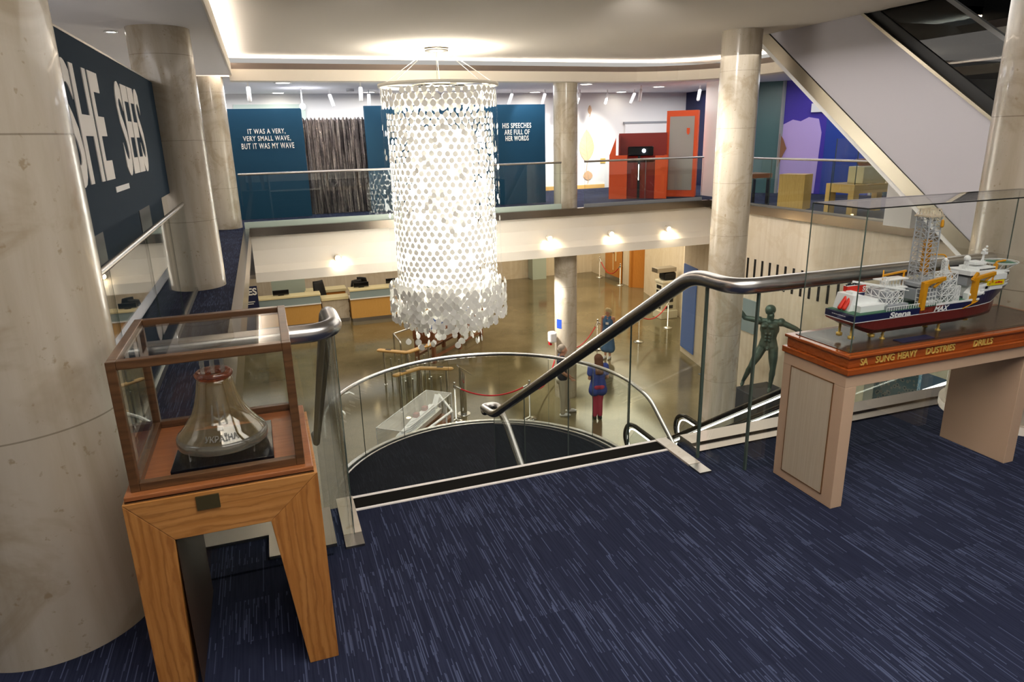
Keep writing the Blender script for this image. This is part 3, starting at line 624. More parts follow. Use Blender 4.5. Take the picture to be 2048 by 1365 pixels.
# ================================================================== chandelier
CHX, CHY = 3.33, 13.35
t = thing('chandelier', 'huge cylinder chandelier of hundreds of pale round discs hanging over the lobby', 'chandelier', (CHX, CHY, -2.5))
RT = 2.64
m_ = MB(); m_.lathe([(1.08, -.02), (1.13, -.02), (1.13, .035), (1.08, .035), (1.08, -.02)], (CHX, CHY, RT), 64); m_.cyl((CHX, CHY, RT), .5, .0, .02, 24)
for k in range(6): a = k * PI / 3; m_.bar((CHX, CHY, RT + .01), (CHX + 1.1 * math.cos(a), CHY + 1.1 * math.sin(a), RT + .01), .03)
build('top_ring', m_, 'white_paint', t)
for k in range(6):
    a = k * PI / 3 + .3; m_ = MB(); m_.tube([(CHX + .12 * math.cos(a), CHY + .12 * math.sin(a), 3.3), (CHX + 1.1 * math.cos(a), CHY + 1.1 * math.sin(a), RT + .03)], .006, 6); build('suspension_cable', m_, 'steel_bright', t)
m_ = MB(); m_.cyl((CHX, CHY, 0), .6, -1.0, 1.85, 28); build('lamp_core', m_, 'lamp_core', t)
m_ = MB(); m_.lathe([(.14, 0), (.22, 0), (.22, .05), (.14, .05), (.14, 0)], (CHX, CHY, 3.24), 24); build('ceiling_mount', m_, 'steel', t)
m_ = MB(); m_.cyl((CHX, CHY, 0), .22, RT + .03, RT + .08, 24); build('uplighter', m_, 'lamp_white', t)
spot(CHX, CHY, RT + .12, CHX, CHY, 3.3, 130, 165, (1, .95, .82), .5, .15)
m_ = MB()
for k in range(46):
    a = 2 * PI * k / 46; m_.bar((CHX + 1.1 * math.cos(a), CHY + 1.1 * math.sin(a), RT), (CHX + 1.1 * math.cos(a), CHY + 1.1 * math.sin(a), -1.6), .003)
build('clear_strands', m_, 'acrylic', t)['kind'] = 'stuff'
discs = []
rnd = random.Random(3)
def leaf(m_, x, y, z, ang, tilt, r=.06):
    n_ = 12; pts = []
    ca, sa = math.cos(ang), math.sin(ang)
    for k in range(n_):
        a = 2 * PI * k / n_ + PI / 2; rr = r * (1.22 if k == 0 else 1)
        u, w_ = rr * math.cos(a), rr * math.sin(a)
        pts.append((u, w_))
    vs = []
    for d in (-.0012, .0012):
        for u, w_ in pts: vs.append((x - sa * u + ca * (d + w_ * tilt), y + ca * u + sa * (d + w_ * tilt), z + w_))
    m_.add(vs, [tuple(range(n_ - 1, -1, -1)), tuple(range(n_, 2 * n_))] + [(i, (i + 1) % n_, n_ + (i + 1) % n_, n_ + i) for i in range(n_)])
def ring(r0, n_, z_top, z_bot, dz, p, jit=.25, rr=.06):
    rows = int((z_top - z_bot) / dz)
    for j in range(rows):
        for i in range(n_):
            if rnd.random() > p: continue
            a = 2 * PI * (i + .5 * (j % 2)) / n_
            z = z_top - dz * j + .012 * math.sin(a * 5 + j)
            discs.append((CHX + r0 * math.cos(a), CHY + r0 * math.sin(a), z, a + rnd.uniform(-jit, jit), rnd.uniform(-.08, .08), rr))
ring(1.08, 46, 2.52, 2.1, .11, .97, .15, .056)
ring(1.0, 44, 2.1, -1.3, .112, .93, .15, .050)
ring(.84, 36, 2.45, -1.4, .115, .8, .3, .05)
ring(1.09, 46, 1.9, -.1, .11, .14, .5, .05)
ring(1.17, 50, -1.15, -1.85, .085, .85, .7, .062); ring(1.05, 46, -1.1, -2.0, .085, .75, .8, .062); ring(.88, 38, -1.3, -2.1, .09, .7, .9, .062); ring(.62, 26, -1.2, -2.2, .1, .6, 1.2, .062)
for k in range(46):
    a = rnd.uniform(0, 2 * PI); r0 = rnd.uniform(.2, 1.0); discs.append((CHX + r0 * math.cos(a), CHY + r0 * math.sin(a), rnd.uniform(-2.42, -2.02), rnd.uniform(0, 6.28), .1, .062))
front = sorted([d for d in discs if d[1] < CHY - .4], key=lambda d: d[1])[:900]; rnd.shuffle(front); chosen = set(id(d) for d in front[:100])
m_ = MB()
for d in discs:
    if id(d) in chosen: mm = MB(); leaf(mm, *d[:5], d[5]); build('pendant_disc', mm, 'leaf_white', t)
    else: leaf(m_, *d[:5], d[5])
build('pendant_discs', m_, 'leaf_white', t)['kind'] = 'stuff'
print('discs', len(discs))

# ================================================================== bell table
t = thing('display_table', 'chunky oak display table with slab legs under the wooden glass case', 'table', (-.22, 2.3, 0))
y0, y1 = 2.04, 2.58
m_ = MB(); m_.prism([(-.495, 0), (-.395, 0), (-.375, .56), (-.495, .70)], y0, y1, 'y'); m_.m = [0] * len(m_.m); build('leg', m_, 'oak_upright', t, bevel=.002)
m_ = MB(); m_.prism([(-.04, 0), (.055, 0), (.055, .70), (-.10, .56)], y0, y1, 'y'); build('leg', m_, 'oak_upright', t, bevel=.002)
m_ = MB(); m_.prism([(-.495, .7005), (-.375, .56), (-.10, .56), (.055, .7005)], y0 - .0005, y1, 'y'); tt = build('tabletop', m_, 'oak_across', t, bevel=.002)
m_ = MB(); m_.bx(-.3, -.235, 2.034, 2.039, .645, .69); build('name_plate', m_, 'brass_dark', tt)
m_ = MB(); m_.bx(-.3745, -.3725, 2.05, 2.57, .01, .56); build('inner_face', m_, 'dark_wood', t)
t = thing('display_case', 'walnut framed glass case holding the glass bell', 'display case', (-.225, 2.34, .702))
m_ = MB(); m_.bx(-.488, .045, 2.045, 2.60, .702, .722); build('base_board', m_, 'teak_board', t, bevel=.003)
m_ = MB(); m_.bx(-.488, .045, 2.045, 2.05, .7015, .708); build('base_trim', m_, 'walnut', t)
cx0, cx1, cy0, cy1, cz0, cz1, fw = -.472, .022, 2.07, 2.585, .722, 1.125, .026
m_ = MB()
for x in (cx0, cx1 - fw):
    for y in (cy0, cy1 - fw): m_.bx(x, x + fw, y, y + fw, cz0, cz1)
for z in (cz0, cz1 - fw):
    for y in (cy0, cy1 - fw): m_.bx(cx0 + fw, cx1 - fw, y, y + fw, z, z + fw)
    for x in (cx0, cx1 - fw): m_.bx(x, x + fw, cy0 + fw, cy1 - fw, z, z + fw)
build('frame', m_, 'walnut', t, bevel=.002)
for b in ((cx0 + fw, cx1 - fw, cy0 + .010, cy0 + .014, cz0 + fw, cz1 - fw), (cx0 + fw, cx1 - fw, cy1 - .014, cy1 - .010, cz0 + fw, cz1 - fw), (cx0 + .010, cx0 + .014, cy0 + fw, cy1 - fw, cz0 + fw, cz1 - fw), (cx1 - .014, cx1 - .010, cy0 + fw, cy1 - fw, cz0 + fw, cz1 - fw), (cx0 + fw, cx1 - fw, cy0 + fw, cy1 - fw, cz1 - .014, cz1 - .010)):
    m_ = MB(); m_.bx(*b); build('glass_pane', m_, 'glass_case', t)
BX, BY, BZ = -.222, 2.285, .762
m_ = MB(); m_.prism([(-.37, 2.13), (-.068, 2.13), (-.072, 2.44), (-.362, 2.44)], .723, .742); single('plinth_plate', m_, 'black_gloss', 'square black plate under the glass bell', 'plate', (BX, BY, .723), bevel=.002)
t = thing('glass_bell', 'amber tinted cast glass bell with raised emblem standing on the black plate', 'bell', (BX, BY, .742))
P_ = [(.139, 0), (.140, .022), (.134, .034), (.118, .052), (.098, .078), (.082, .105), (.071, .135), (.063, .165), (.057, .195), (.053, .212), (.046, .220)]
def brad(z):
    for (r0, a), (r1, b) in zip(P_, P_[1:]):
        if a <= z <= b: return r0 + (r1 - r0) * (z - a) / (b - a)
    return P_[-1][0]
m_ = MB(); m_.lathe(P_ + [(r - .007, z) for r, z in reversed(P_)], (BX, BY, BZ), 64); build('bell_body', m_, 'glass_amber', t)
m_ = MB(); m_.lathe([(.1395, .001), (.1412, .012), (.1405, .024), (.136, .033), (.1345, .033), (.139, .024), (.1395, .001)], (BX, BY, BZ), 64); build('frosted_rim', m_, 'glass_lip' if 'glass_lip' in MATS else 'glass_amber', t)
m_ = MB(); m_.lathe([(.030, .218), (.048, .214), (.057, .222), (.059, .232), (.050, .240), (.036, .236), (.030, .226), (.030, .218)], (BX, BY, BZ), 40); build('shoulder_ring', m_, 'glass_red', t)
m_ = MB(); m_.bar((BX - .03, BY, BZ + .232), (BX - .03, BY, BZ + .285), .012, .02); m_.bar((BX + .03, BY, BZ + .232), (BX + .03, BY, BZ + .285), .012, .02); m_.bar((BX - .036, BY, BZ + .285), (BX + .036, BY, BZ + .285), .014, .02); m_.bar((BX, BY, BZ + .232), (BX, BY, BZ + .285), .012, .02)
build('crown_handle', m_, 'glass_lip', t)
def on_bell(z0, a_mid, width):
    def f(a, b, d):
        z = z0 + b; r = brad(z) + .0005 + d; ang = -PI / 2 + a_mid + (a - width / 2) / brad(z0)
        return V((BX + r * math.cos(ang), BY + r * math.sin(ang), BZ + z))
    return f
build('raised_lettering', text_mb('\u0423\u041a\u0420\u0410\u0407\u041d\u0410', (0, 0, 0), X1, Z1, .105, .02, .002, .02, fn=on_bell(.042, .05, .105)), 'glass_etched', t)
build('rim_lettering', text_mb('\u041f\u0415\u0421\u0423\u0414\u041d\u041e\u0413\u041e \u041f\u0420\u0418\u0412\u0415\u0422 \u0421\u0415\u0412\u0415\u0422', (0, 0, 0), X1, Z1, .24, .011, .0012, .01, fn=on_bell(.007, .05, .24)), 'glass_lip', t)
m_ = MB(); tri = [[(0, 0), (.006, 0), (.006, .055), (0, .062)], [(.042, 0), (.048, 0), (.048, .062), (.042, .055)], [(.021, .0), (.027, .0), (.027, .066), (.024, .075), (.021, .066)], [(0, 0), (.048, 0), (.048, .006), (0, .006)], [(.016, -.014), (.032, -.014), (.032, 0), (.016, 0)], [(.006, .02), (.021, .012), (.021, .018), (.006, .028)], [(.027, .012), (.042, .02), (.042, .028), (.027, .018)]]
fb = on_bell(.085, .05, .048)
for pl in tri:
    n_ = len(pl); vs = [fb(a, b, 0) for a, b in pl] + [fb(a, b, .003) for a, b in pl]
    m_.add(vs, [tuple(range(n_ - 1, -1, -1)), tuple(range(n_, 2 * n_))] + [(i, (i + 1) % n_, n_ + (i + 1) % n_, n_ + i) for i in range(n_)])
build('emblem', m_, 'glass_lip', t)
for k in range(4):
    a = -PI / 2 + (-.75, .75, 2.3, -2.3)[k]; m_ = MB(); m_.cyl((BX + .138 * math.cos(a), BY + .138 * math.sin(a), 0), .004, .742, .768, 10); build('pin', m_, 'acrylic', t)

# ================================================================== ship model table
t = thing('display_table', 'beige laminate display table with slab legs under the ship model case', 'table', (2.9, 2.35, 0))
m_ = MB(); m_.bx(2.31, 2.375, 2.17, 2.56, 0, .6); build('leg', m_, 'beige_laminate', t, bevel=.002)
m_ = MB(); m_.bx(3.47, 3.54, 2.19, 2.56, 0, .6); build('leg', m_, 'beige_laminate', t, bevel=.002)
m_ = MB(); m_.bx(2.31, 3.72, 2.17, 2.56, .6, .66); build('tabletop', m_, 'beige_laminate', t, bevel=.002)
m_ = MB(); m_.bx(2.307, 2.31, 2.235, 2.50, .05, .60); build('inset_panel', m_, 'beige_inset', t)
m_ = MB()
for b in ((2.232, 2.236, .046, .604), (2.499, 2.503, .046, .604)): m_.bx(2.3055, 2.3098, *b)
for b in ((2.232, 2.503, .046, .050), (2.232, 2.503, .600, .604)): m_.bx(2.3055, 2.3098, *b)
build('inset_line', m_, 'brown_line', t)
t = thing('display_case', 'long glass case on a cherry wood plinth with brass lettering around the ship model', 'display case', (2.9, 2.35, .66))
m_ = MB(); m_.bx(2.30, 3.74, 2.155, 2.57, .66, .69); m_.bx(2.315, 3.725, 2.17, 2.555, .69, .735); m_.bx(2.305, 3.735, 2.16, 2.565, .735, .75)
plt = build('plinth', m_, 'cherry', t, bevel=.004)
m_ = MB(); m_.bx(2.34, 3.70, 2.195, 2.53, .75, .753); build('plinth_top', m_, 'plinth_dark', t)
GL = (2.352, 3.69, 2.205, 2.515, .753, 1.375)
for b in ((GL[0], GL[1], GL[2], GL[2] + .005, GL[4], GL[5]), (GL[0], GL[1], GL[3] - .005, GL[3], GL[4], GL[5]), (GL[0], GL[0] + .005, GL[2] + .005, GL[3] - .005, GL[4], GL[5]), (GL[1] - .005, GL[1], GL[2] + .005, GL[3] - .005, GL[4], GL[5]), (GL[0], GL[1], GL[2], GL[3], GL[5], GL[5] + .005)):
    m_ = MB(); m_.bx(*b); build('glass_pane', m_, 'glass_case', t)
for x in (GL[0], GL[1]):
    for y in (GL[2], GL[3]): m_ = MB(); m_.bar((x, y, GL[4]), (x, y, GL[5]), .004); build('glass_corner', m_, 'glass_edge', t)
m_ = MB()
for y in (GL[2], GL[3]): m_.bar((GL[0], y, GL[5] + .001), (GL[1], y, GL[5] + .001), .005)
for x in (GL[0], GL[1]): m_.bar((x, GL[2], GL[5] + .001), (x, GL[3], GL[5] + .001), .005)
build('dark_seam', m_, 'black', t)
for s_, u0, u1 in (('SA', 1720, 1738), ('SUNG', 1750, 1790), ('HEAVY', 1793, 1834), ('DUSTRIES', 1848, 1908), ('DRILLS', 1940, 1981)):
    a = at(u0, 725, y=2.17).x; b = at(u1, 700, y=2.17).x
    build('brass_letters', text_mb(s_, (a, 2.17, .697), X1, Z1, b - a, .032, .004, .012), 'brass', plt)
m_ = MB(); m_.bx(2.66, 2.86, 2.212, 2.262, .753, .757); single('caption_plate', m_, 'navy', 'small dark blue caption plate lying in front of the ship model hull', 'plate', (2.76, 2.24, .753))
m_ = MB(); m_.bx(3.3, 3.34, 2.44, 2.46, .753, .77); single('small_block', m_, 'red_dark', 'tiny dark red block near the bow of the ship model', 'block', (3.32, 2.45, .753))

# ------------------------------------------------------------------ the drill ship model
SH = thing('ship_model', 'detailed drill ship model with navy and red hull and tall lattice derrick', 'ship model', (2.85, 2.335, .753))
YC, HB = 2.335, .088
XS, XE = 2.40, 3.45
def hull_sec(x):
    """half-beam at deck, at waterline, at keel, and z of deck and keel"""
    u = (x - XS) / (XE - XS)
    bow = max(0, (u - .62) / .38); st = max(0, 1 - u / .125)
    hd = HB * (1 - bow ** 2.4 * .86); hw = HB * (1 - bow ** 1.6 * .97); hk = HB * .9 * (1 - bow ** 1.2) * (1 - .35 * st)
    zd = .898 + (.0 if u < .715 else min(1, (u - .715) / .04) * .036) + max(0, u - .8) * .03
    zk = .797 + st ** 1.2 * .058 + max(0, (u - .955) / .045) * .03
    zk = min(zk, .868)
    return hd, hw, hk, zd, zk
xs = [XS + (XE - XS) * k / 44 for k in range(45)]
def hull_mesh(z_of, mbx):
    rows = []
    for x in xs: rows.append(z_of(x))
    k = len(rows[0]); vs = [v for r in rows for v in r]
    fs = [(i * k + j, i * k + j + 1, (i + 1) * k + j + 1, (i + 1) * k + j) for i in range(len(xs) - 1) for j in range(k - 1)]
    fs += [tuple(range(k - 1, -1, -1)), tuple(range((len(xs) - 1) * k, len(xs) * k))]
    return mbx.add(vs, fs)
WL = .867
def lower(x):
    hd, hw, hk, zd, zk = hull_sec(x); zm = zk + (WL - zk) * .35
    xx = x - max(0, (x - 3.28)) * .42
    h2 = hk + (hw - hk) * .75
    return [(xx, YC + hw, WL), (xx, YC + h2, zm), (xx, YC + hk * .75, zk), (xx, YC - hk * .75, zk), (xx, YC - h2, zm), (xx, YC - hw, WL), (xx, YC + hw, WL)]
def upper(x):
    hd, hw, hk, zd, zk = hull_sec(x); xx = x - max(0, (x - 3.28)) * .42
    return [(xx, YC + hw, WL + .002), (x, YC + hd, zd), (x, YC - hd, zd), (xx, YC - hw, WL + .002), (xx, YC + hw, WL + .002)]
m_ = MB(); hull_mesh(lower, m_); build('lower_hull', m_, 'hull_red', SH)
m_ = MB(); hull_mesh(upper, m_); build('upper_hull', m_, 'hull_navy', SH)
def wline(x):
    hd, hw, hk, zd, zk = hull_sec(x); xx = x - max(0, (x - 3.28)) * .42; h = hw + .0008
    return [(xx, YC + h, WL - .0005), (xx, YC + h, WL + .0025), (xx, YC - h, WL + .0025), (xx, YC - h, WL - .0005), (xx, YC + h, WL - .0005)]
m_ = MB(); hull_mesh(wline, m_); m_.bx(XS - .0008, XS + .002, YC - HB, YC + HB, WL - .0005, WL + .0025); build('waterline_stripe', m_, 'model_white', SH)
yn = YC - HB - .0012
m_ = MB(); m_.prism([(2.78, WL + .003), (2.905, WL + .003), (2.935, .898), (2.78, .898)], yn, yn + .002, 'y'); build('red_flash', m_, 'hull_red', SH)
m_ = MB(); m_.prism([(2.88, .8985), (3.155, .8985), (3.155, .908), (2.885, .908)], yn, yn + .003, 'y'); build('white_bulwark', m_, 'model_white', SH)
build('hull_lettering', text_mb('Stena', (2.60, yn, .8695), X1, (Z1 + X1 * .2).normalized(), .125, .027, .0008, .03), 'model_white', SH)
build('hull_lettering', text_mb('Drill', (2.785, yn, .870), X1, (Z1 + X1 * .2).normalized(), .07, .022, .0008, .02), 'hull_text_red', SH)
build('hull_lettering', text_mb('MAX', (2.868, yn, .8695), X1, (Z1 + X1 * .45).normalized(), .085, .028, .0008, .03), 'model_white', SH)
build('stern_lettering', text_mb('DRILLMAX', (XS - .001, YC + .045, .884), -Y1, Z1, .08, .004, .0006, .0), 'model_white', SH)
m_ = MB(); m_.bx(XS + .01, 3.12, YC - HB + .004, YC + HB - .004, .898, .9005); build('green_deck', m_, 'deck_green', SH)
fc = [(x, hull_sec(x)) for x in [3.17 + .27 * k / 10 for k in range(11)]]
m_ = MB(); m_.prism([(x, YC - h[0] * .94) for x, h in fc] + [(x, YC + h[0] * .94) for x, h in reversed(fc)], .934, .942); build('bow_deck', m_, 'model_white', SH)
m_ = MB()
for k in range(len(fc) - 1):
    for q in (-1, 1): m_.bar((fc[k][0], YC + q * fc[k][1][0] * .93, .958), (fc[k + 1][0], YC + q * fc[k + 1][1][0] * .93, .96), .002); m_.bar((fc[k][0], YC + q * fc[k][1][0] * .93, .94), (fc[k][0], YC + q * fc[k][1][0] * .93, .958), .0018)
build('bow_railing', m_, 'model_white', SH)
m_ = MB(); m_.bx(3.33, 3.37, YC - .02, YC + .02, .942, .955); m_.cyl((3.39, YC, 0), .008, .942, .96, 10); build('bow_windlass', m_, 'model_grey', SH)
# aft house, funnel band, lifeboats
m_ = MB(); m_.prism([(2.435, .90), (2.58, .90), (2.58, .945), (2.50, .972), (2.455, .972)], YC - .015, YC + .082, 'y'); m_.bx(2.46, 2.62, YC - .055, YC - .015, .90, .93); m_.bx(2.58, 2.625, YC - .015, YC + .06, .90, .945); m_.bx(2.47, 2.5, YC + .01, YC + .05, .972, .982)
build('aft_house', m_, 'model_white', SH, bevel=.001)
m_ = MB(); m_.bx(2.49, 2.60, YC + .062, YC + .085, .962, .998); build('funnel_band', m_, 'signal_red', SH)
m_ = MB(); m_.bx(2.49, 2.60, YC + .062, YC + .085, .945, .962); build('funnel_base', m_, 'hull_navy', SH)
m_ = MB(); m_.bx(2.4895, 2.601, YC + .0612, YC + .0855, .960, .9625); m_.bx(2.4895, 2.601, YC + .0612, YC + .0855, .997, .9985); build('funnel_stripe', m_, 'model_white', SH)
build('funnel_letter', text_mb('S', (2.582, YC + .0615, .967), X1, Z1, .014, .024, .001, .03), 'model_white', SH)
m_ = MB()
for k in range(11): m_.cyl((2.495 + .01 * k, YC + .073, 0), .004, .998, 1.004 + .004 * (k % 3), 8)
build('exhaust_pipes', m_, 'black', SH)
def lifeboat(p, q):
    m_ = MB(); m_.cap(p, q, .010, .009, 10); build('lifeboat', m_, 'signal_red', SH)
lifeboat((2.415, YC + .02, .915), (2.455, YC + .03, .955)); lifeboat((2.42, YC + .0, .915), (2.46, YC + .01, .955))
lifeboat((3.325, YC - .035, .975), (3.345, YC - .035, .95)); lifeboat((3.33, YC - .01, .975), (3.35, YC - .01, .95))
# deck rail frames
m_ = MB()
for k in range(14):
    x = 2.585 + .0145 * k; m_.bar((x, YC - .083, .90), (x, YC - .083, .918), .0022)
for k in range(9):
    x = 2.80 + .0145 * k; m_.bar((x, YC - .083, .90), (x, YC - .083, .918), .0022)
m_.bar((2.585, YC - .083, .918), (2.78, YC - .083, .918), .003); m_.bar((2.80, YC - .083, .918), (2.92, YC - .083, .918), .003)
build('deck_railing', m_, 'model_white', SH)
# aft lattice hall and grey blocks
m_ = MB(); m_.lattice((2.60, YC - .06, .92), (.10, 0, 0), (0, .13, 0), (0, 0, .065), 3, 3, 2, .003); m_.bar((2.53, YC + .075, 1.015), (2.70, YC - .065, .987), .008); m_.bar((2.53, YC + .055, 1.015), (2.70, YC - .085, .987), .003)
m_.bar((2.53, YC + .075, 1.015), (2.60, YC + .07, .92), .004); build('aft_lattice', m_, 'model_white', SH)
m_ = MB(); m_.bx(2.61, 2.69, YC - .04, YC + .06, .92, .975); m_.bx(2.60, 2.72, YC - .075, YC - .05, .9, .925); build('grey_block', m_, 'model_grey', SH)
m_ = MB()
for k in range(8): m_.bar((2.64 + .02 * k, YC + .02, .98), (2.64 + .02 * k, YC + .02, 1.02), .004)
m_.bx(2.635, 2.79, YC + .0, YC + .06, .975, .982); m_.bx(2.635, 2.79, YC + .0, YC + .06, 1.018, 1.022); m_.lattice((2.625, YC - .02, .98), (.02, 0, 0), (0, .02, 0), (0, 0, .06), 1, 1, 3, .002); build('pipe_rack', m_, 'model_white', SH)
m_ = MB(); m_.bar((2.64, YC + .01, 1.045), (2.80, YC + .03, 1.05), .008); m_.bar((2.79, YC + .03, 1.05), (2.79, YC + .03, .96), .006); m_.cyl((2.64, YC + .01, 0), .003, 1.02, 1.07, 8); build('thin_crane', m_, 'crane_yellow', SH)
# derrick
m_ = MB(); dx, dy = 2.862, YC; b0, b1 = .038, .035
N_ = 16; cor = []
for k in range(N_ + 1):
    z = .93 + (1.305 - .93) * k / N_; s_ = b0 + (b1 - b0) * k / N_; cor.append([V((dx + sx * s_, dy + sy * s_, z)) for sx, sy in ((-1, -1), (1, -1), (1, 1), (-1, 1))])
for k in range(N_ + 1):
    for j in range(4):
        m_.bar(cor[k][j], cor[k][(j + 1) % 4], .0026)
        mid = (cor[k][j] + cor[k][(j + 1) % 4]) / 2
        if k < N_:
            m_.bar(cor[k][j], cor[k + 1][j], .0048); m2_ = (cor[k + 1][j] + cor[k + 1][(j + 1) % 4]) / 2
            m_.bar(mid, m2_, .0026); m_.bar(cor[k][j], m2_, .0020); m_.bar(cor[k][(j + 1) % 4], m2_, .0020)
build('derrick', m_, 'derrick_grey', SH)
m_ = MB(); m_.bx(dx - .043, dx + .043, dy - .043, dy + .043, 1.303, 1.309)
for sy in (-1, 1):
    for k in range(4): m_.bar((dx - .04 + .02 * k, dy + sy * .036, 1.309), (dx - .03 + .02 * k, dy + sy * .028, 1.336), .0026); m_.bar((dx - .03 + .02 * k, dy + sy * .028, 1.336), (dx - .02 + .02 * k, dy + sy * .036, 1.309), .0026)
    m_.bar((dx - .033, dy + sy * .028, 1.336), (dx + .033, dy + sy * .028, 1.336), .004)
for k in (-1, 1): m_.bar((dx + .033 * k, dy - .028, 1.336), (dx + .033 * k, dy + .028, 1.336), .004)
build('crown_block', m_, 'beige_inset', SH)
m_ = MB(); m_.bx(dx - .027, dx - .012, dy - .03, dy - .01, 1.05, 1.20); m_.bx(dx + .026, dx + .036, dy - .01, dy + .01, 1.03, 1.19); m_.cap((dx - .02, dy - .02, 1.16), (dx - .02, dy - .02, 1.19), .011, .009, 8); m_.cap((dx + .03, dy - .045, 1.262), (dx + .03, dy - .045, 1.285), .008, .006, 8)
build('travelling_gear', m_, 'crane_yellow', SH)
m_ = MB(); m_.bx(2.79, 2.93, YC - .055, YC + .07, .925, .975); m_.bx(2.80, 2.92, YC - .05, YC + .05, .985, 1.0); build('drill_floor', m_, 'model_grey', SH)
m_ = MB(); m_.lattice((2.79, YC - .07, .90), (.10, 0, 0), (0, .02, 0), (0, 0, .08), 5, 1, 4, .0024, False); m_.bx(2.80, 2.89, YC - .075, YC - .05, .90, .915); build('drill_floor_frame', m_, 'model_white', SH)
# big square lattice tower
m_ = MB(); m_.lattice((2.915, YC - .078, .905), (.085, 0, 0), (0, .05, 0), (0, 0, .14), 2, 1, 4, .0032); m_.lattice((2.90, YC - .05, .905), (.016, 0, 0), (0, .05, 0), (0, 0, .12), 1, 1, 7, .003, False); m_.lattice((3.0, YC - .075, .905), (.035, 0, 0), (0, .04, 0), (0, 0, .07), 2, 1, 3, .003)
build('pipe_tower', m_, 'model_white', SH)
m_ = MB(); m_.bx(2.92, 2.995, YC - .02, YC + .06, .91, 1.0); m_.bx(3.0, 3.06, YC - .02, YC + .05, .92, .985); m_.bx(3.12, 3.2, YC - .04, YC + .05, .96, 1.0); build('machinery_block', m_, 'model_grey', SH)
m_ = MB(); m_.lattice((2.965, YC - .035, .99), (.018, 0, 0), (0, .018, 0), (0, 0, .105), 1, 1, 7, .0028); m_.ball((2.974, YC - .026, 1.098), .009); build('slim_mast', m_, 'model_white', SH)
m_ = MB(); m_.tube(fillet([(2.95, YC + .03, 1.115), (3.0, YC + .0, 1.115), (3.015, YC - .03, 1.03), (3.02, YC - .04, 1.0)], .012), .0035, 8); build('davit', m_, 'crane_yellow', SH)
# deck cranes
def crane(px, top, ends, nm='deck_crane'):
    m_ = MB(); m_.prism([(px - .011, .885), (px + .011, .885), (px + .014, top), (px - .008, top)], YC - .092, YC - .07, 'y')
    for a, b, w_ in ends: m_.bar(a, b, w_, w_ * 1.1)
    build(nm, m_, 'crane_yellow', SH, bevel=.001)
crane(2.795, 1.012, [((2.785, YC - .08, 1.008), (2.925, YC - .075, 1.022), .016), ((2.925, YC - .075, 1.022), (2.86, YC - .078, .985), .009), ((2.80, YC - .08, .99), (2.86, YC - .078, 1.012), .008)])
crane(3.12, 1.012, [((3.10, YC - .08, 1.0), (3.25, YC - .075, 1.018), .015), ((3.25, YC - .075, 1.018), (3.19, YC - .077, .985), .007), ((3.25, YC - .075, 1.018), (3.225, YC - .077, .968), .006), ((3.235, YC - .075, 1.01), (3.245, YC - .077, .972), .005), ((3.10, YC - .08, .995), (3.13, YC - .08, 1.03), .012)])
m_ = MB(); m_.tube(fillet([(3.31, YC - .03, 1.0), (3.31, YC - .03, 1.06), (3.37, YC - .03, 1.062)], .01), .005, 8); m_.bar((3.31, YC - .03, 1.0), (3.31, YC - .03, 1.05), .014); build('bow_crane', m_, 'crane_yellow', SH)
m_ = MB(); m_.cap((3.05, yn - .004, .868), (3.14, yn - .004, .896), .0025, .0025, 6); build('side_boom', m_, 'crane_yellow', SH)
# forward white blocks and bridge
m_ = MB(); m_.bx(3.14, 3.24, YC - .05, YC + .06, .90, .965); m_.prism([(3.10, .90), (3.20, .90), (3.235, .935), (3.235, .975), (3.13, .955), (3.10, .93)], YC - .07, YC - .045, 'y'); m_.cap((3.12, YC - .07, .925), (3.19, YC - .07, .925), .013, .013, 8); m_.bx(3.20, 3.325, YC - .07, YC + .075, .935, .957); build('forward_house', m_, 'model_white', SH, bevel=.001)
m_ = MB(); m_.bx(3.215, 3.325, YC - .074, YC + .078, .957, .983); build('yellow_band', m_, 'signal_yellow', SH)
build('band_lettering', text_mb('drilling', (3.262, YC - .0745, .964), X1, Z1, .05, .012, .0008, .03), 'signal_red', SH)
m_ = MB(); m_.bx(3.20, 3.335, YC - .076, YC + .08, .983, 1.012); m_.prism([(3.11, 1.012), (3.37, 1.012), (3.37, 1.02), (3.11, 1.034)], YC - .06, YC + .075, 'y'); m_.bx(3.18, 3.29, YC - .045, YC + .06, 1.02, 1.042); m_.bx(3.19, 3.26, YC - .02, YC + .04, 1.052, 1.064); build('bridge', m_, 'model_white', SH, bevel=.001)
m_ = MB()
for k in range(10): m_.bx(3.185 + .0105 * k, 3.192 + .0105 * k, YC - .0465, YC - .045, 1.03, 1.036)
m_.bx(3.34, 3.365, YC - .061, YC - .059, 1.0, 1.01); build('bridge_windows', m_, 'black', SH)
m_ = MB(); m_.ball((3.15, YC + .0, 1.085), .015); m_.lattice((3.143, YC - .007, 1.03), (.014, 0, 0), (0, .014, 0), (0, 0, .04), 1, 1, 2, .002); build('radar_dome', m_, 'model_white', SH)
m_ = MB(); m_.bar((3.24, YC - .01, 1.06), (3.245, YC - .01, 1.13), .007); m_.bx(3.235, 3.256, YC - .02, YC, 1.10, 1.112); m_.bx(3.237, 3.254, YC - .018, YC - .002, 1.118, 1.124); m_.ball((3.255, YC - .01, 1.136), .005); m_.ball((3.237, YC - .01, 1.118), .005); m_.bar((3.225, YC - .01, 1.062), (3.242, YC - .01, 1.085), .003); build('radar_mast', m_, 'model_white', SH)
m_ = MB(); ocx, ocy = 3.38, YC; oc = arc(ocx, ocy, .07, 0, 2 * PI, 8)[:-1]; m_.prism(oc, 1.045, 1.048); build('helideck', m_, 'deck_green', SH)
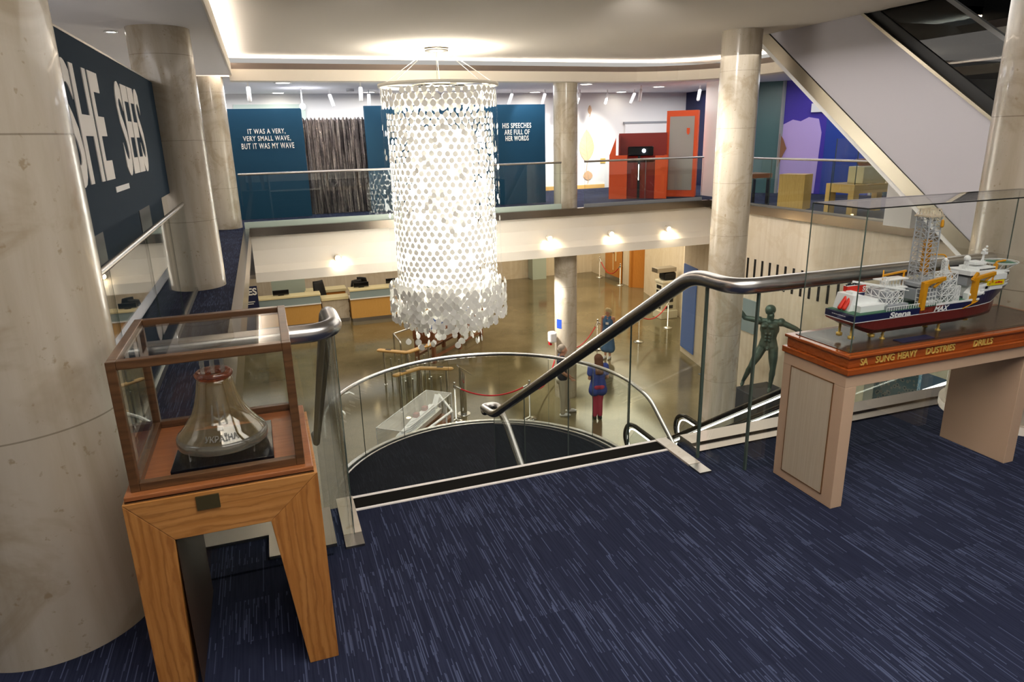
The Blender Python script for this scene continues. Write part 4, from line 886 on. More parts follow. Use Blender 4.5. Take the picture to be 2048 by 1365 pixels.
m_ = MB(); m_.tube([(p[0], p[1], 1.053) for p in arc(ocx, ocy, .076, 0, 2 * PI, 16)[:-1]], .0018, 6, closed=True); m_.tube([(p[0], p[1], 1.047) for p in arc(ocx, ocy, .071, 0, 2 * PI, 16)[:-1]], .002, 6, closed=True)
for p in oc: m_.bar((p[0], p[1], 1.045), (3.33, YC + (p[1] - YC) * .5, 1.0), .0022)
m_.lattice((3.335, YC - .045, .94), (.02, 0, 0), (0, .09, 0), (0, 0, .05), 1, 3, 2, .002); m_.bar((3.40, YC - .04, 1.045), (3.36, YC - .03, .95), .002); build('helideck_truss', m_, 'model_white', SH)
m_ = MB()
for x, y in ((2.45, YC - .03), (2.45, YC + .04), (2.56, YC - .04), (3.2, YC)): m_.cyl((x, y, 0), .006, .785, .85 if x < 3 else .80, 8); m_.lathe([(.006, .772), (.014, .775), (.014, .787), (.006, .79)], (x, y, 0), 12)
build('thruster', m_, 'brass', SH)
for x in (2.64, 2.99):
    m_ = MB(); m_.lathe([(.012, .753), (.012, .757), (.004, .762), (.008, .77), (.004, .78), (.011, .79), (.011, .80)], (x, YC - .03, 0), 14); build('brass_support', m_, 'brass', SH)
    m_ = MB(); m_.lathe([(.012, .753), (.012, .757), (.004, .762), (.008, .77), (.004, .78), (.011, .79), (.011, .80)], (x, YC + .04, 0), 14); build('brass_support', m_, 'brass', SH)
# pallet of small containers
m_ = MB()
for k in range(5):
    for j in range(2): m_.bx(3.03 + .013 * k, 3.04 + .013 * k, YC - .03 + .03 * j, YC - .005 + .03 * j, .9, .915 + .006 * (k % 2))
build('deck_containers', m_, 'model_white', SH)

# ================================================================== gallery: panels, curtain, kiosk
def panel(x0, x1, y, h, label, lines=None, box=None, th=.12):
    t = thing('text_panel', label, 'panel', ((x0 + x1) / 2, y, 0)); m_ = MB(); m_.bx(x0, x1, y, y + th, 0, h); build('board', m_, 'teal_panel', t, bevel=.004)
    if lines:
        for s_, (u0, v0, u1, v1) in lines:
            p = at(u0, v1, y=y); q = at(u1, v0, y=y); zb = (at(u0, v1, y=y).z + at(u1, v1 - .05 * (u1 - u0), y=y).z) / 2
            build('lettering', text_mb(s_, (p.x, y, p.z), X1, Z1, q.x - p.x, .125, .012, .012, spacing=1.15), 'letter_white', t)
    return t
panel(-.56, 1.02, 17.0, 2.42, 'deep teal wall panel lettered IT WAS A VERY, VERY SMALL WAVE', [('IT WAS A VERY,', (496, 257, 570, 270)), ('VERY SMALL WAVE,', (487, 272, 581, 284.5)), ('BUT IT WAS MY WAVE', (484, 287, 588, 299))])
panel(2.43, 7.0, 17.0, 2.46, 'wide deep teal wall panel lettered HIS SPEECHES ARE FULL OF HER WORDS', [('HIS SPEECHES', (1005, 246, 1062, 257)), ('ARE FULL OF', (1009, 259, 1059, 270)), ('HER WORDS', (1011, 271.5, 1057, 282.5))])
# foil curtain
m_ = MB(); n_ = 240; vs = []; zz = [0, .3, .6, .9, 1.2, 1.5, 1.8, 2.1, 2.2]
for j, z in enumerate(zz):
    for i in range(n_ + 1):
        x = 1.03 + 1.75 * i / n_; f = .07 * math.sin(i * .33) + .035 * math.sin(i * .91 + j * .6) + .02 * math.sin(i * 2.1 + j * 1.7)
        vs.append((x, 17.35 + f, z + (.03 * math.sin(i * .5) if z == 2.2 else 0)))
off = len(vs); vs += [(a, b + .012, c) for a, b, c in vs]; k = n_ + 1; m_.smooth = True
m_.add(vs, [(j * k + i, j * k + i + 1, (j + 1) * k + i + 1, (j + 1) * k + i) for j in range(len(zz) - 1) for i in range(n_)] + [(off + (j + 1) * k + i, off + (j + 1) * k + i + 1, off + j * k + i + 1, off + j * k + i) for j in range(len(zz) - 1) for i in range(n_)])
single('foil_curtain', m_, 'foil', 'crinkled dark silver foil curtain hanging between the two teal panels', 'curtain', (1.9, 17.35, 0))
# leaf artworks on the white wall
def leaf_art(cx, cz, w_, h, label, curl=False):
    t = thing('leaf_artwork', label, 'artwork', (cx, 20.69, cz - h / 2)); pl = []
    for k in range(15): a = k / 14; pl.append((cx + w_ / 2 * math.sin(PI * a) ** .8 * (1 - .35 * a), cz - h / 2 + h * a))
    pr__ = [(2 * cx - x, z) for x, z in reversed(pl[1:-1])]
    m_ = MB(); m_.prism(pl + pr__, 20.672, 20.698, 'y'); build('leaf_blade', m_, 'leaf_pale', t)
    m_ = MB(); m_.tube([(cx - .02, 20.665, cz - h / 2 - .35 * h), (cx + .02, 20.66, cz - h / 2), (cx, 20.67, cz + h / 2)], .012, 6)
    for k in range(5):
        z = cz - h / 3 + h * .14 * k
        for s_ in (-1, 1): m_.bar((cx, 20.67, z), (cx + s_ * w_ * .36, 20.67, z + .16 * h), .008)
    build('veins', m_, 'beige_laminate', t)
leaf_art(9.95, 1.35, .62, 1.0, 'large pale veined leaf hanging on the bright white wall')
leaf_art(9.0, 1.45, .5, .8, 'pale leaf half hidden behind the stone column on the white wall')
leaf_art(10.05, 2.45, .14, .26, 'smallest pale leaf, topmost on the bright white wall')
leaf_art(10.0, .42, .4, .3, 'curled pale leaf lowest on the bright white wall')
m_ = MB(); m_.bx(10.45, 10.63, 20.68, 20.7, .78, .94); single('wall_switch', m_, 'brass', 'small brass square plate on the white wall right of the leaves', 'switch', (10.4, 20.69, .8))
# orange kiosk
t = thing('exhibit_kiosk', 'orange and dark red exhibit kiosk with a projector on a stand', 'kiosk', (9.2, 16.3, 0))
m_ = MB(); m_.prism([(8.45, 0), (8.95, 0), (8.95, 1.14), (8.63, 1.14), (8.63, 1.60), (8.45, 1.14)], 16.2, 16.26, 'y'); m_.bx(8.45, 8.5, 16.26, 17.1, 0, 1.16); build('left_wing', m_, 'orange', t)
m_ = MB(); m_.bx(9.72, 10.06, 16.2, 16.26, 0, 1.12); m_.bx(10.0, 10.06, 16.26, 17.1, 0, 1.12); build('right_wing', m_, 'orange', t)
m_ = MB(); m_.bx(8.70, 10.05, 16.9, 16.96, 0, 1.70); m_.bx(8.74, 9.72, 16.5, 16.9, 1.0, 1.06); m_.bx(8.9, 9.75, 16.3, 16.9, 0, .95); m_.bx(8.70, 8.74, 16.26, 16.96, .0, 1.66); build('red_back', m_, 'red_dark', t)
m_ = MB(); m_.bx(8.96, 9.66, 16.1, 16.45, 1.12, 1.36); pj = build('projector', m_, 'black_gloss', t, bevel=.03)
m_ = MB(); m_.cyl((0, 0, 0), .045, 0, .02, 16); m_.v = [(9.40 + a, 16.09 - c, 1.25 + b) for a, b, c in m_.v]; build('projector_lens', m_, 'lamp_cool', pj)
m_ = MB(); m_.bx(9.24, 9.31, 16.16, 16.26, 0, 1.12); sp_ = build('stand_post', m_, 'black', t)
m_ = MB(); m_.bx(9.265, 9.275, 16.155, 16.16, .5, .9); build('light_slot', m_, 'lamp_white', sp_); t.location = (9.46, 16.62, 0); t.rotation_euler.z = math.radians(-29); t.scale = (.95, .8, 1)
t = thing('exhibit_screen', 'tall orange framed screen with grey mesh face and small shield emblem', 'screen', (10.77, 16.3, 0))
m_ = MB(); m_.bx(10.36, 11.18, 16.3, 16.62, 0, 2.25); build('frame', m_, 'orange', t, bevel=.004)
m_ = MB(); m_.bx(10.45, 11.09, 16.285, 16.3, .18, 2.1); build('mesh_face', m_, 'grey_mesh', t)
m_ = MB(); m_.prism([(10.90, 1.68), (10.94, 1.62), (10.98, 1.68), (10.98, 1.8), (10.90, 1.8)], 16.27, 16.285, 'y'); build('emblem', m_, 'orange', t); t.location = (10.72, 16.45, 0); t.rotation_euler.z = math.radians(-41)
# grey door with figures
m_ = MB(); m_.bx(11.3, 12.9, 20.62, 20.7, 0, 2.0); o = struct('door_1', m_, 'white_wall')
m_ = MB(); m_.bx(11.25, 12.95, 20.60, 20.70, 2.0, 2.06); f = build('door_frame', m_, 'grey', o)
m_ = MB()
for x in (12.05, 12.3): m_.ball((x, 20.6, 1.62), .055); m_.bx(x - .05, x + .05, 20.58, 20.62, .9, 1.45)
build('pictogram', m_, 'black', o)
# track spotlights
def spotlight(x, y, z, dx, label, group=None, m='white'):
    t = thing('ceiling_spotlight', label, 'lamp', (x, y, z + .25), group); m_ = MB(); m_.bar((x, y, z + .25), (x, y, z + .12), .03); build('bracket', m_, m, t)
    m_ = MB(); m_.cap((x, y, z + .12), (x + dx * .25, y + .06, z - .12), .045, .045, 10); build('lamp_body', m_, m, t); return t
G = 'white track spotlights under the gallery ceiling'
for x, y, dx in ((-.05, 16.6, 0), (2.35, 16.7, .0), (1.9, 19.2, .3), (2.9, 19.2, 0), (4.0, 19.2, 0), (6.0, 19.2, -.3), (6.9, 19.2, -.3), (7.9, 19.2, -.2), (8.2, 18.0, -.4), (9.0, 19.2, -.3), (9.9, 19.2, -.15), (10.8, 19.2, -.35), (10.1, 17.6, 0), (12.0, 17.6, 0)):
    spotlight(x, y, 2.7, dx, 'slim white spotlight on the gallery ceiling track', G)
t = thing('ceiling_spotlight', 'glaring bare white spotlight above the small wave panel', 'lamp', (1.15, 18.5, 2.95))
m_ = MB(); m_.bar((1.15, 18.5, 2.95), (1.15, 18.5, 2.6), .03); build('bracket', m_, 'white', t); m_ = MB(); m_.ball((1.15, 18.45, 2.52), .07); build('lamp_glass', m_, 'lamp_cool', t)
spot(1.15, 18.5, 2.6, -.3, 17.0, 2.0, 40, 80); spot(6.3, 16.3, 2.8, 6.6, 17, 2.0, 25, 70, (.8, .95, 1))
for x in (9.0, 9.9): spot(x, 18.6, 2.8, x, 20.7, 1.2, 230, 60, (1, .96, .9), .7)
spot(1.2, 16.0, 2.9, 1.8, 17.4, 1.8, 60, 60, (1, .85, .7))
# recessed ceiling lights
LG = 'round recessed lights in the gallery ceiling'
proto = None
for x, y in ((.68, 16.8), (3.06, 16.85), (5.43, 16.8), (8.2, 17.1), (10.9, 18.0), (.67, 20.2), (3.03, 20.0), (5.5, 20.2), (8.0, 20.2), (10.9, 20.2), (13.8, 17.2), (12.6, 13.2), (13.9, 11.6), (12.7, 10.2), (14.6, 16.0)):
    if proto is None:
        t = proto = thing('ceiling_light', 'round white recessed light in the gallery ceiling', 'lamp', (x, y, 2.95), LG)
        m_ = MB(); m_.lathe([(.15, .0), (.19, 0), (.19, -.012), (.15, -.012), (.15, 0)], (x, y, 2.95), 28); build('trim_ring', m_, 'white', t)
        m_ = MB(); m_.cyl((x, y, 2.95), .15, -.008, -.001, 28); build('diffuser', m_, 'lamp_white', t)
    else: dup(proto, (x, y, 2.95))
for i, (p, lab) in enumerate(((at(222, 63, z=2.95), 'small recessed light in the walkway ceiling above the SHE SEES board'), (at(473, 159, z=2.90), 'small recessed light in the ceiling lip at the left end of the void'))):
    t = thing('ceiling_light', lab, 'lamp', p); m_ = MB(); m_.lathe([(.05, .0), (.075, 0), (.075, -.01), (.05, -.01), (.05, 0)], p, 24); build('trim_ring', m_, 'steel_bright', t)
    m_ = MB(); m_.cyl(p, .05, -.006, -.001, 24); build('diffuser', m_, 'lamp_white', t)
m_ = MB(); p = at(700, 178, z=2.95); m_.cyl(p, .1, -.05, 0, 20); single('smoke_detector', m_, 'white', 'round white smoke detector on the gallery ceiling over the silver curtain', 'detector', p)
# eyeball lamps along the fascia
for u, v, lab in ((675, 515, 'round glowing lamp on the cream fascia, leftmost, above the reception desks'), (1098, 476, 'round glowing lamp on the cream fascia just left of the middle column'), (1221, 467, 'round glowing lamp on the cream fascia below the orange kiosk'), (1335, 457, 'round glowing lamp on the cream fascia nearest the tall free column')):
    p = at(u, v, y=14.97); t = thing('fascia_lamp', lab, 'lamp', p, None)
    m_ = MB(); m_.lathe([(.001, .0), (.07, .0), (.07, .10), (.05, .12), (.001, .12)], (0, 0, 0), 20); m_.v = [(a + p.x, p.y + .05 - c, p.z + b) for a, b, c in m_.v]; build('housing', m_, 'fascia', t)
    m_ = MB(); m_.ball((p.x, p.y - .06, p.z - .01), .055); build('bulb', m_, 'lamp_warm', t)
    spot(p.x, p.y - .16, p.z - .02, p.x + .05, p.y + .05, -1.0, 8, 130, (1, .85, .6), .6, .05)
# side gallery furniture
p = at(1604, 420, z=0); zt = at(1610, 340, y=p.y).z
m_ = MB(); m_.prism([(p.x, p.y), (p.x + .35, p.y + .15), (p.x + .1, p.y + .65), (p.x - .28, p.y + .48)], 0, zt - .1); single('plinth', m_, 'pale_wood', 'plain pale wood plinth behind the side gallery railing before the purple wall', 'plinth', (p.x, p.y, 0), bevel=.004)
p = at(1690, 437, z=0); x0, y0 = p.x + .25, p.y + .1
t = thing('display_table', 'pale wood display table in the side gallery carrying a model boat case', 'table', (x0, y0, 0))
for dx, dy in ((0, 0), (1.25, 0), (0, .6), (1.25, .6)):
    m_ = MB(); m_.bx(x0 + dx, x0 + dx + .14, y0 + dy, y0 + dy + .14, 0, .45); build('leg', m_, 'pale_wood', t)
m_ = MB(); m_.bx(x0, x0 + 1.39, y0, y0 + .74, .45, .62); build('tabletop', m_, 'pale_wood', t, bevel=.004)
t = thing('display_case', 'clear glass case on the pale wood table in the side gallery', 'display case', (x0 + .1, y0 + .1, .62))
for b in ((.08, 1.3, .08, .085), (.08, 1.3, .65, .655), (.08, .085, .085, .65), (1.295, 1.3, .085, .65)):
    m_ = MB(); m_.bx(x0 + b[0], x0 + b[1], y0 + b[2], y0 + b[3], .62, 1.5); build('glass_pane', m_, 'glass_case', t)
m_ = MB()
for a in (.08, 1.3):
    for b in (.08, .655): m_.bar((x0 + a, y0 + b, .62), (x0 + a, y0 + b, 1.5), .012)
m_.bar((x0 + .08, y0 + .08, 1.5), (x0 + 1.3, y0 + .08, 1.5), .012); build('glass_edges', m_, 'glass_edge', t)
t = thing('boat_model', 'small copper coloured boat model on a cloth block inside the side gallery case', 'model', (x0 + .7, y0 + .35, .62))
m_ = MB(); m_.bx(x0 + .35, x0 + .95, y0 + .15, y0 + .55, .62, .95); build('cloth_block', m_, 'stone_top', t, bevel=.01)
hp = [(-.35, 0), (-.25, -.08), (.2, -.09), (.38, 0), (.2, .09), (-.25, .08)]
m_ = MB(); vs = [(x0 + .65 + a, y0 + .35 + b * .9, 1.1) for a, b in hp] + [(x0 + .65 + a * .7, y0 + .35 + b * .4, .96) for a, b in hp]; m_.add(vs, [(0, 1, 2, 3, 4, 5), (11, 10, 9, 8, 7, 6)] + [(i, 6 + i, 6 + (i + 1) % 6, (i + 1) % 6) for i in range(6)]); build('hull', m_, 'teak_board', t)
m_ = MB(); m_.bx(x0 + .6, x0 + .85, y0 + .3, y0 + .4, 1.1, 1.18); m_.bar((x0 + .62, y0 + .35, 1.1), (x0 + .62, y0 + .35, 1.3), .015); build('deck_house', m_, 'white', t)
p = at(1533, 409, z=0); x0, y0 = p.x - .65, p.y + .0
t = thing('side_table', 'dark table with thin black legs in the side gallery beside the tall column', 'table', (x0, y0, 0))
m_ = MB(); m_.bx(x0 - .3, x0 + .75, y0, y0 + .6, .62, .72); build('tabletop', m_, 'rosewood', t)
for dx, dy in ((-.26, .03), (.66, .03), (-.26, .52), (.66, .52)):
    m_ = MB(); m_.bx(x0 + dx, x0 + dx + .05, y0 + dy, y0 + dy + .05, 0, .62); build('leg', m_, 'black', t)
d = V((1.4, -1.5, 0)).normalized(); nrm = V((-.731, -.682, 0))
def on_plane(pts2, A0, dirv, nv, off, th, mats, name, parent=None, label=None, cat=None):
    m_ = MB(); n_ = len(pts2); vs = [A0 + dirv * a + Z1 * b + nv * off for a, b in pts2] + [A0 + dirv * a + Z1 * b + nv * (off + th) for a, b in pts2]
    m_.add(vs, [tuple(range(n_ - 1, -1, -1)), tuple(range(n_, 2 * n_))] + [(i, (i + 1) % n_, n_ + (i + 1) % n_, n_ + i) for i in range(n_)])
    if parent is not None: return build(name, m_, mats, parent)
    return single(name, m_, mats, label, cat, tuple(A0 + dirv * pts2[0][0] + Z1 * pts2[0][1]))
TA = V((12.1, 17.4, 0))
t = thing('wall_notice', 'white notice with blue header on the teal wall beside the tall column', 'sign', tuple(TA + d * .35 + Z1 * .95))
on_plane([(.32, 1.02), (.98, 1.02), (.98, 1.62), (.32, 1.62)], TA, d, nrm, .03, .02, 'white', 'sheet', t)
on_plane([(.32, 1.62), (.98, 1.62), (.98, 1.84), (.32, 1.84)], TA, d, nrm, .03, .021, 'blue_sign', 'header', t)
on_plane([(.42 + .08 * math.cos(a), 1.73 + .07 * math.sin(a)) for a in [2 * PI * k / 12 for k in range(12)]], TA, d, nrm, .052, .004, 'white', 'round_emblem', t)
for k in range(4): on_plane([(.38, 1.50 - .1 * k), (.8, 1.50 - .1 * k), (.8, 1.51 - .1 * k), (.38, 1.51 - .1 * k)], TA, d, nrm, .051, .003, 'grey', 'text_line', t)
d2 = (V((14.9, 14.0, 0)) - V((13.5, 15.9, 0))).normalized(); n2_ = V((-d2.y, d2.x, 0)); n2_ = n2_ if n2_.dot(V((-1, -1, 0))) > 0 else -n2_
TB = V((13.5, 15.9, 0))
on_plane([(.0, .02), (1.0, .02), (1.05, 1.6), (.95, 1.95), (.7, 2.0), (.5, 1.9), (.3, 1.95), (.0, 1.8)], TB, d2, n2_, .03, .01, 'lilac', 'wall_graphic', None, 'pale lilac cloud shape printed on the purple wall', 'graphic')
on_plane([(1.15, 0), (2.3, 0), (2.3, 2.9), (1.15, 2.9)], TB, d2, n2_, .03, .008, 'blue_deep', 'wall_graphic', None, 'deep blue upright band on the right of the purple wall', 'graphic')
on_plane([(.0, .7), (.13, 1.05), (.2, 1.2), (.1, 1.45), (.0, 1.6)], TB, d2, n2_, .045, .04, 'rosewood', 'hanging_sculpture', None, 'dark brown hanging sculpture at the left edge of the purple wall', 'sculpture')
t = thing('wall_sign', 'long pale sign board high on the purple and blue wall', 'sign', tuple(TB + d2 * .9 + Z1 * 2.2))
on_plane([(.75, 2.12), (1.95, 2.12), (1.95, 2.34), (.75, 2.34)], TB, d2, n2_, .08, .03, 'soffit_white', 'board', t)
build('lettering', text_mb('Temporary Gallery', tuple(TB + d2 * 1.0 + Z1 * 2.19 + n2_ * .111), d2, Z1, .8, .09, .004, 0), 'grey_dark', t)
for k, (xx, yy) in enumerate(((13.5, 15.9), (14.9, 14.0), (15.6, 12.9))):
    m_ = MB(); m_.bx(xx - .06, xx + .0, yy - .08, yy + .0, 0, 2.95); struct('trim_%d' % (8 + k), m_, 'grey')

# ================================================================== lobby furniture
def desk_unit(x0, x1, y, h, label, wood=True, face='desk_wood'):
    t = thing('reception_desk', label, 'desk', ((x0 + x1) / 2, y, LOW)); z = LOW
    m_ = MB(); m_.bx(x0, x1, y + .03, y + .7, z + .14, z + h - .38 if wood else z + h - .1)
    build('front_panel', m_, face, t); m_ = MB(); m_.bx(x0 + .02, x1 - .02, y + .05, y + .7, z, z + .14); build('kick_plate', m_, 'brushed', t)
    if wood:
        m_ = MB(); m_.bx(x0 - .02, x1 + .02, y - .02, y + .7, z + h - .38, z + h - .34); build('white_ledge', m_, 'white', t)
        m_ = MB(); m_.bx(x0, x1, y, y + .1, z + h - .34, z + h - .05); build('glass_band', m_, 'grey_glass_band', t)
    m_ = MB(); m_.bx(x0 - .02, x1 + .02, y - .03, y + .55, z + h - .06 if wood else z + h - .1, z + h); build('counter', m_, 'stone_top', t, bevel=.004)
    return t
desk_unit(-.9, 1.5, 25.5, 1.22, 'left wooden reception desk with stone counter and grey glass band')
desk_unit(1.56, 2.52, 25.75, .98, 'lower recessed desk joining the two wooden reception desks', False, 'travertine')
desk_unit(2.58, 6.2, 25.5, 1.25, 'right wooden reception desk with stone counter partly behind the chandelier')
t = thing('back_counter', 'low wooden back counter with stone top behind the reception desks', 'counter', (1.8, 27.6, LOW))
m_ = MB(); m_.bx(1.1, 2.6, 27.4, 28.0, LOW, LOW + .85); build('cabinet', m_, 'door_wood', t); m_ = MB(); m_.bx(1.05, 2.65, 27.35, 28.05, LOW + .85, LOW + .95); build('top', m_, 'stone_top', t)
m_ = MB(); m_.bx(-.15, 1.1, 27.6, 27.66, LOW, -1.1); single('glass_screen', m_, 'frosted', 'frosted greenish glass screen behind the left reception desk', 'screen', (.4, 27.6, LOW))
m_ = MB(); m_.bx(-8, 5.9, 30.44, 30.5, -2.6, -1.1); single('wall_cupboard', m_, 'dark_wood', 'dark wooden band high on the lobby wall behind the reception', 'panel', (2, 30.4, -2.6))
def office_chair(x, y, rz, label, armr=True):
    t = thing('office_chair', label, 'chair', (0, 0, 0)); m_ = MB(); m_.bx(-.24, .24, -.24, .24, .42, .50); build('seat', m_, 'black', t, bevel=.03)
    m_ = MB(); m_.smooth = True; vs = []
    for j in range(7):
        for i in range(9):
            u = (i / 8 - .5); z = .62 + .55 * j / 6; wd = .46 - .10 * (j / 6) ** 2; vs.append((u * wd, .24 + .10 * (j / 6) - .05 * (1 - (2 * u) ** 2) + .0, z))
    o_ = len(vs); vs += [(a, b + .03, c) for a, b, c in vs]
    fs = [(j * 9 + i, j * 9 + i + 1, (j + 1) * 9 + i + 1, (j + 1) * 9 + i) for j in range(6) for i in range(8)]; fs += [tuple(o_ + q for q in reversed(f)) for f in fs]
    bd = [i for i in range(9)] + [9 * j + 8 for j in range(1, 7)] + [54 + i for i in range(7, -1, -1)] + [9 * j for j in range(5, 0, -1)]
    fs += [(bd[k], o_ + bd[k], o_ + bd[(k + 1) % len(bd)], bd[(k + 1) % len(bd)]) for k in range(len(bd))]
    m_.add(vs, fs); bk = build('backrest', m_, 'black', t); m_ = MB(); m_.bar((0, .2, .45), (0, .28, .75), .06, .02); build('back_support', m_, 'black', bk)
    for s_ in (-1, 1): m_ = MB(); m_.tube([(s_ * .25, .1, .46), (s_ * .29, .1, .66), (s_ * .29, -.12, .68)], .018, 8); build('armrest', m_, 'black', t)
    m_ = MB(); m_.cyl((0, 0, 0), .03, .1, .42, 12); build('column', m_, 'black', t)
    m_ = MB()
    for k in range(5): a = 2 * PI * k / 5; m_.bar((0, 0, .11), (.3 * math.cos(a), .3 * math.sin(a), .07), .04, .03); m_.ball((.3 * math.cos(a), .3 * math.sin(a), .035), .035)
    build('star_base', m_, 'black', t); t.location = (x, y, LOW); t.rotation_euler.z = rz; t.scale = (1.15, 1.15, 1.2); return t
office_chair(1.75, 26.75, .5, 'black office chair, leftmost, behind the low joining desk')
office_chair(2.8, 26.95, -2.7, 'black office chair directly behind the corner of the right reception desk')
office_chair(3.5, 27.3, 2.4, 'black office chair farthest back behind the right reception desk')
def till(x, y, z, label):
    t = thing('desk_monitor', label, 'monitor', (x, y, z)); m_ = MB(); m_.bx(x - .28, x + .28, y, y + .05, z + .02, z + .2); build('screen', m_, 'black_gloss', t, bevel=.006)
    m_ = MB(); m_.bx(x - .1, x + .1, y - .02, y + .15, z, z + .02); m_.bx(x - .02, x + .02, y + .05, y + .08, z, z + .15); build('stand', m_, 'black', t)
till(.15, 25.8, -3.68, 'black screen on the left reception desk'); till(3.05, 25.8, -3.65, 'black screen on the right reception desk beside the chairs'); till(4.3, 26.0, -3.65, 'black screen on the right reception desk next to the chandelier edge')
# standing banner
bl, br = at(470, 600, y=25.2).x, at(517, 600, y=25.2).x
t = thing('standing_banner', 'upright navy banner ending in the white letters EES at the left of reception', 'banner', (-.7, 25.2, LOW))
m_ = MB(); m_.bx(bl, br, 25.2, 25.23, LOW + .05, at(505, 573, y=25.2).z); build('sheet', m_, 'navy', t)
m_ = MB(); m_.bx(bl, br, 25.15, 25.3, LOW, LOW + .05); build('foot', m_, 'steel', t)
p = at(495, 592, y=25.2); q = at(513, 580, y=25.2); build('lettering', text_mb('SEES', (q.x - .62, 25.2, p.z), X1, Z1, .62, .26, .006, .03), 'white', t)
m_ = MB(); m_.bx(q.x - .4, q.x - .1, 25.195, 25.2, p.z - .25, p.z - .22); m_.bx(q.x - .4, q.x - .15, 25.195, 25.2, p.z - .32, p.z - .29); build('small_text_lines', m_, 'white', t)
# doors
for i, (y0, y1, lab) in enumerate(((27.35, 28.95, 2), (24.9, 26.45, 3))):
    o = None; m_ = MB(); m_.bx(14.95, 15.0, y0, y1, LOW, -2.3)
    if i == 1: m_ = MB(); m_.bar((15.02, 26.4, (LOW - 2.3) / 2), (15.9, 25.5, (LOW - 2.3) / 2), .05, 2.6)
    o = struct('door_%d' % lab, m_, 'door_wood')
    m_ = MB()
    if i == 0: m_.bx(14.92, 14.95, (y0 + y1) / 2 - .04, (y0 + y1) / 2 - .01, LOW + .5, -2.6); m_.bx(14.92, 14.95, (y0 + y1) / 2 - .32, (y0 + y1) / 2 - .24, LOW + .95, -2.6)
    else: m_.bar((15.42, 25.9, LOW + .9), (15.42, 25.9, LOW + 2.3), .07, .07)
    build('door_glass', m_, 'stone_top', o)
    m_ = MB(); m_.bx(14.93, 14.95, y0 + .05, y1 - .05, LOW, LOW + .22) if i == 0 else m_.bx(14.9, 15.05, 26.4, 26.55, LOW, -2.3); build('kick_plate' if i == 0 else 'door_jamb', m_, 'brushed' if i == 0 else 'door_wood', o)
    if i == 0:
        m_ = MB()
        for dy in (-.1, .08): m_.tube([(14.9, (y0 + y1) / 2 + dy, LOW + 1.3), (14.9, (y0 + y1) / 2 + dy, LOW + 1.7)], .02, 8)
        build('door_handle', m_, 'black', o)
# lit corridor edge and pilaster
m_ = MB(); m_.bx(11.6, 12.3, 29.9, 30.49, LOW, -1.1); single('pilaster', m_, 'frosted', 'shallow grey green pilaster on the far lobby wall', 'pillar', (11.9, 30, LOW))
m_ = MB(); m_.bx(11.9, 12.3, 29.88, 29.9, -3.75, -3.5) ; single('wall_plaque', m_, 'red_dark', 'small dark red plaque on the grey green pilaster', 'sign', (12.1, 29.9, -3.7))
# rotunda kiosk
t = thing('info_terminal', 'white terminal cabinet with black slots and black hood against the lobby wall', 'terminal', (13.55, 21.3, LOW))
m_ = MB(); m_.bx(13.250, 13.850, 21.100, 21.600, LOW, LOW + 1.35); build('cabinet', m_, 'kiosk_grey', t, bevel=.02)
m_ = MB(); m_.bx(13.200, 13.900, 21.050, 21.650, LOW, LOW + .3); m_.bx(13.220, 13.880, 21.070, 21.630, LOW + 1.33, LOW + 1.42); build('plinth', m_, 'kiosk_grey', t, bevel=.02)
m_ = MB()
for z0, z1 in ((.38, .5), (.62, 1.05), (1.12, 1.24)): m_.bx(13.235, 13.250, 21.200, 21.500, LOW + z0, LOW + z1); m_.bx(13.400, 13.700, 21.085, 21.100, LOW + z0, LOW + z1)
build('slot', m_, 'black', t)
m_ = MB(); m_.bx(13.350, 13.850, 21.150, 21.600, LOW + 1.42, LOW + 1.72); build('hood', m_, 'black', t, bevel=.08)
m_ = MB(); m_.bx(13.000, 13.800, 21.100, 21.500, LOW + 1.74, LOW + 1.9); build('sign_top', m_, 'brushed', t, bevel=.01)
# blue wall panel
p0, p1 = V((11.45, 16.1, 0)), V((11.75, 17.57, 0)); dd = (p1 - p0).normalized(); nn = V((-dd.y, dd.x, 0))
on_plane([(.45, LOW + .2), (1.42, LOW + .2), (1.42, -2.1), (.45, -2.1)], p0, dd, nn, .01, .03, 'blue_panel', 'wall_panel', None, 'tall plain blue panel on the curved lobby wall', 'panel')
m_ = MB(); m_.bx(10.66, 10.7, 12.9, 13.5, -3.0, -2.2); single('wall_poster', m_, 'grey_glass_band', 'grey blue poster low on the stone wall beside the blue panel', 'poster', (10.7, 13.2, -3.0))
m_ = MB(); m_.bx(13.4, 13.5, 10.6, 12.8, LOW, -3.0); single('patterned_screen', m_, 'pattern', 'blue and white patterned screen glimpsed under the ship table', 'screen', (13.4, 11.7, LOW))

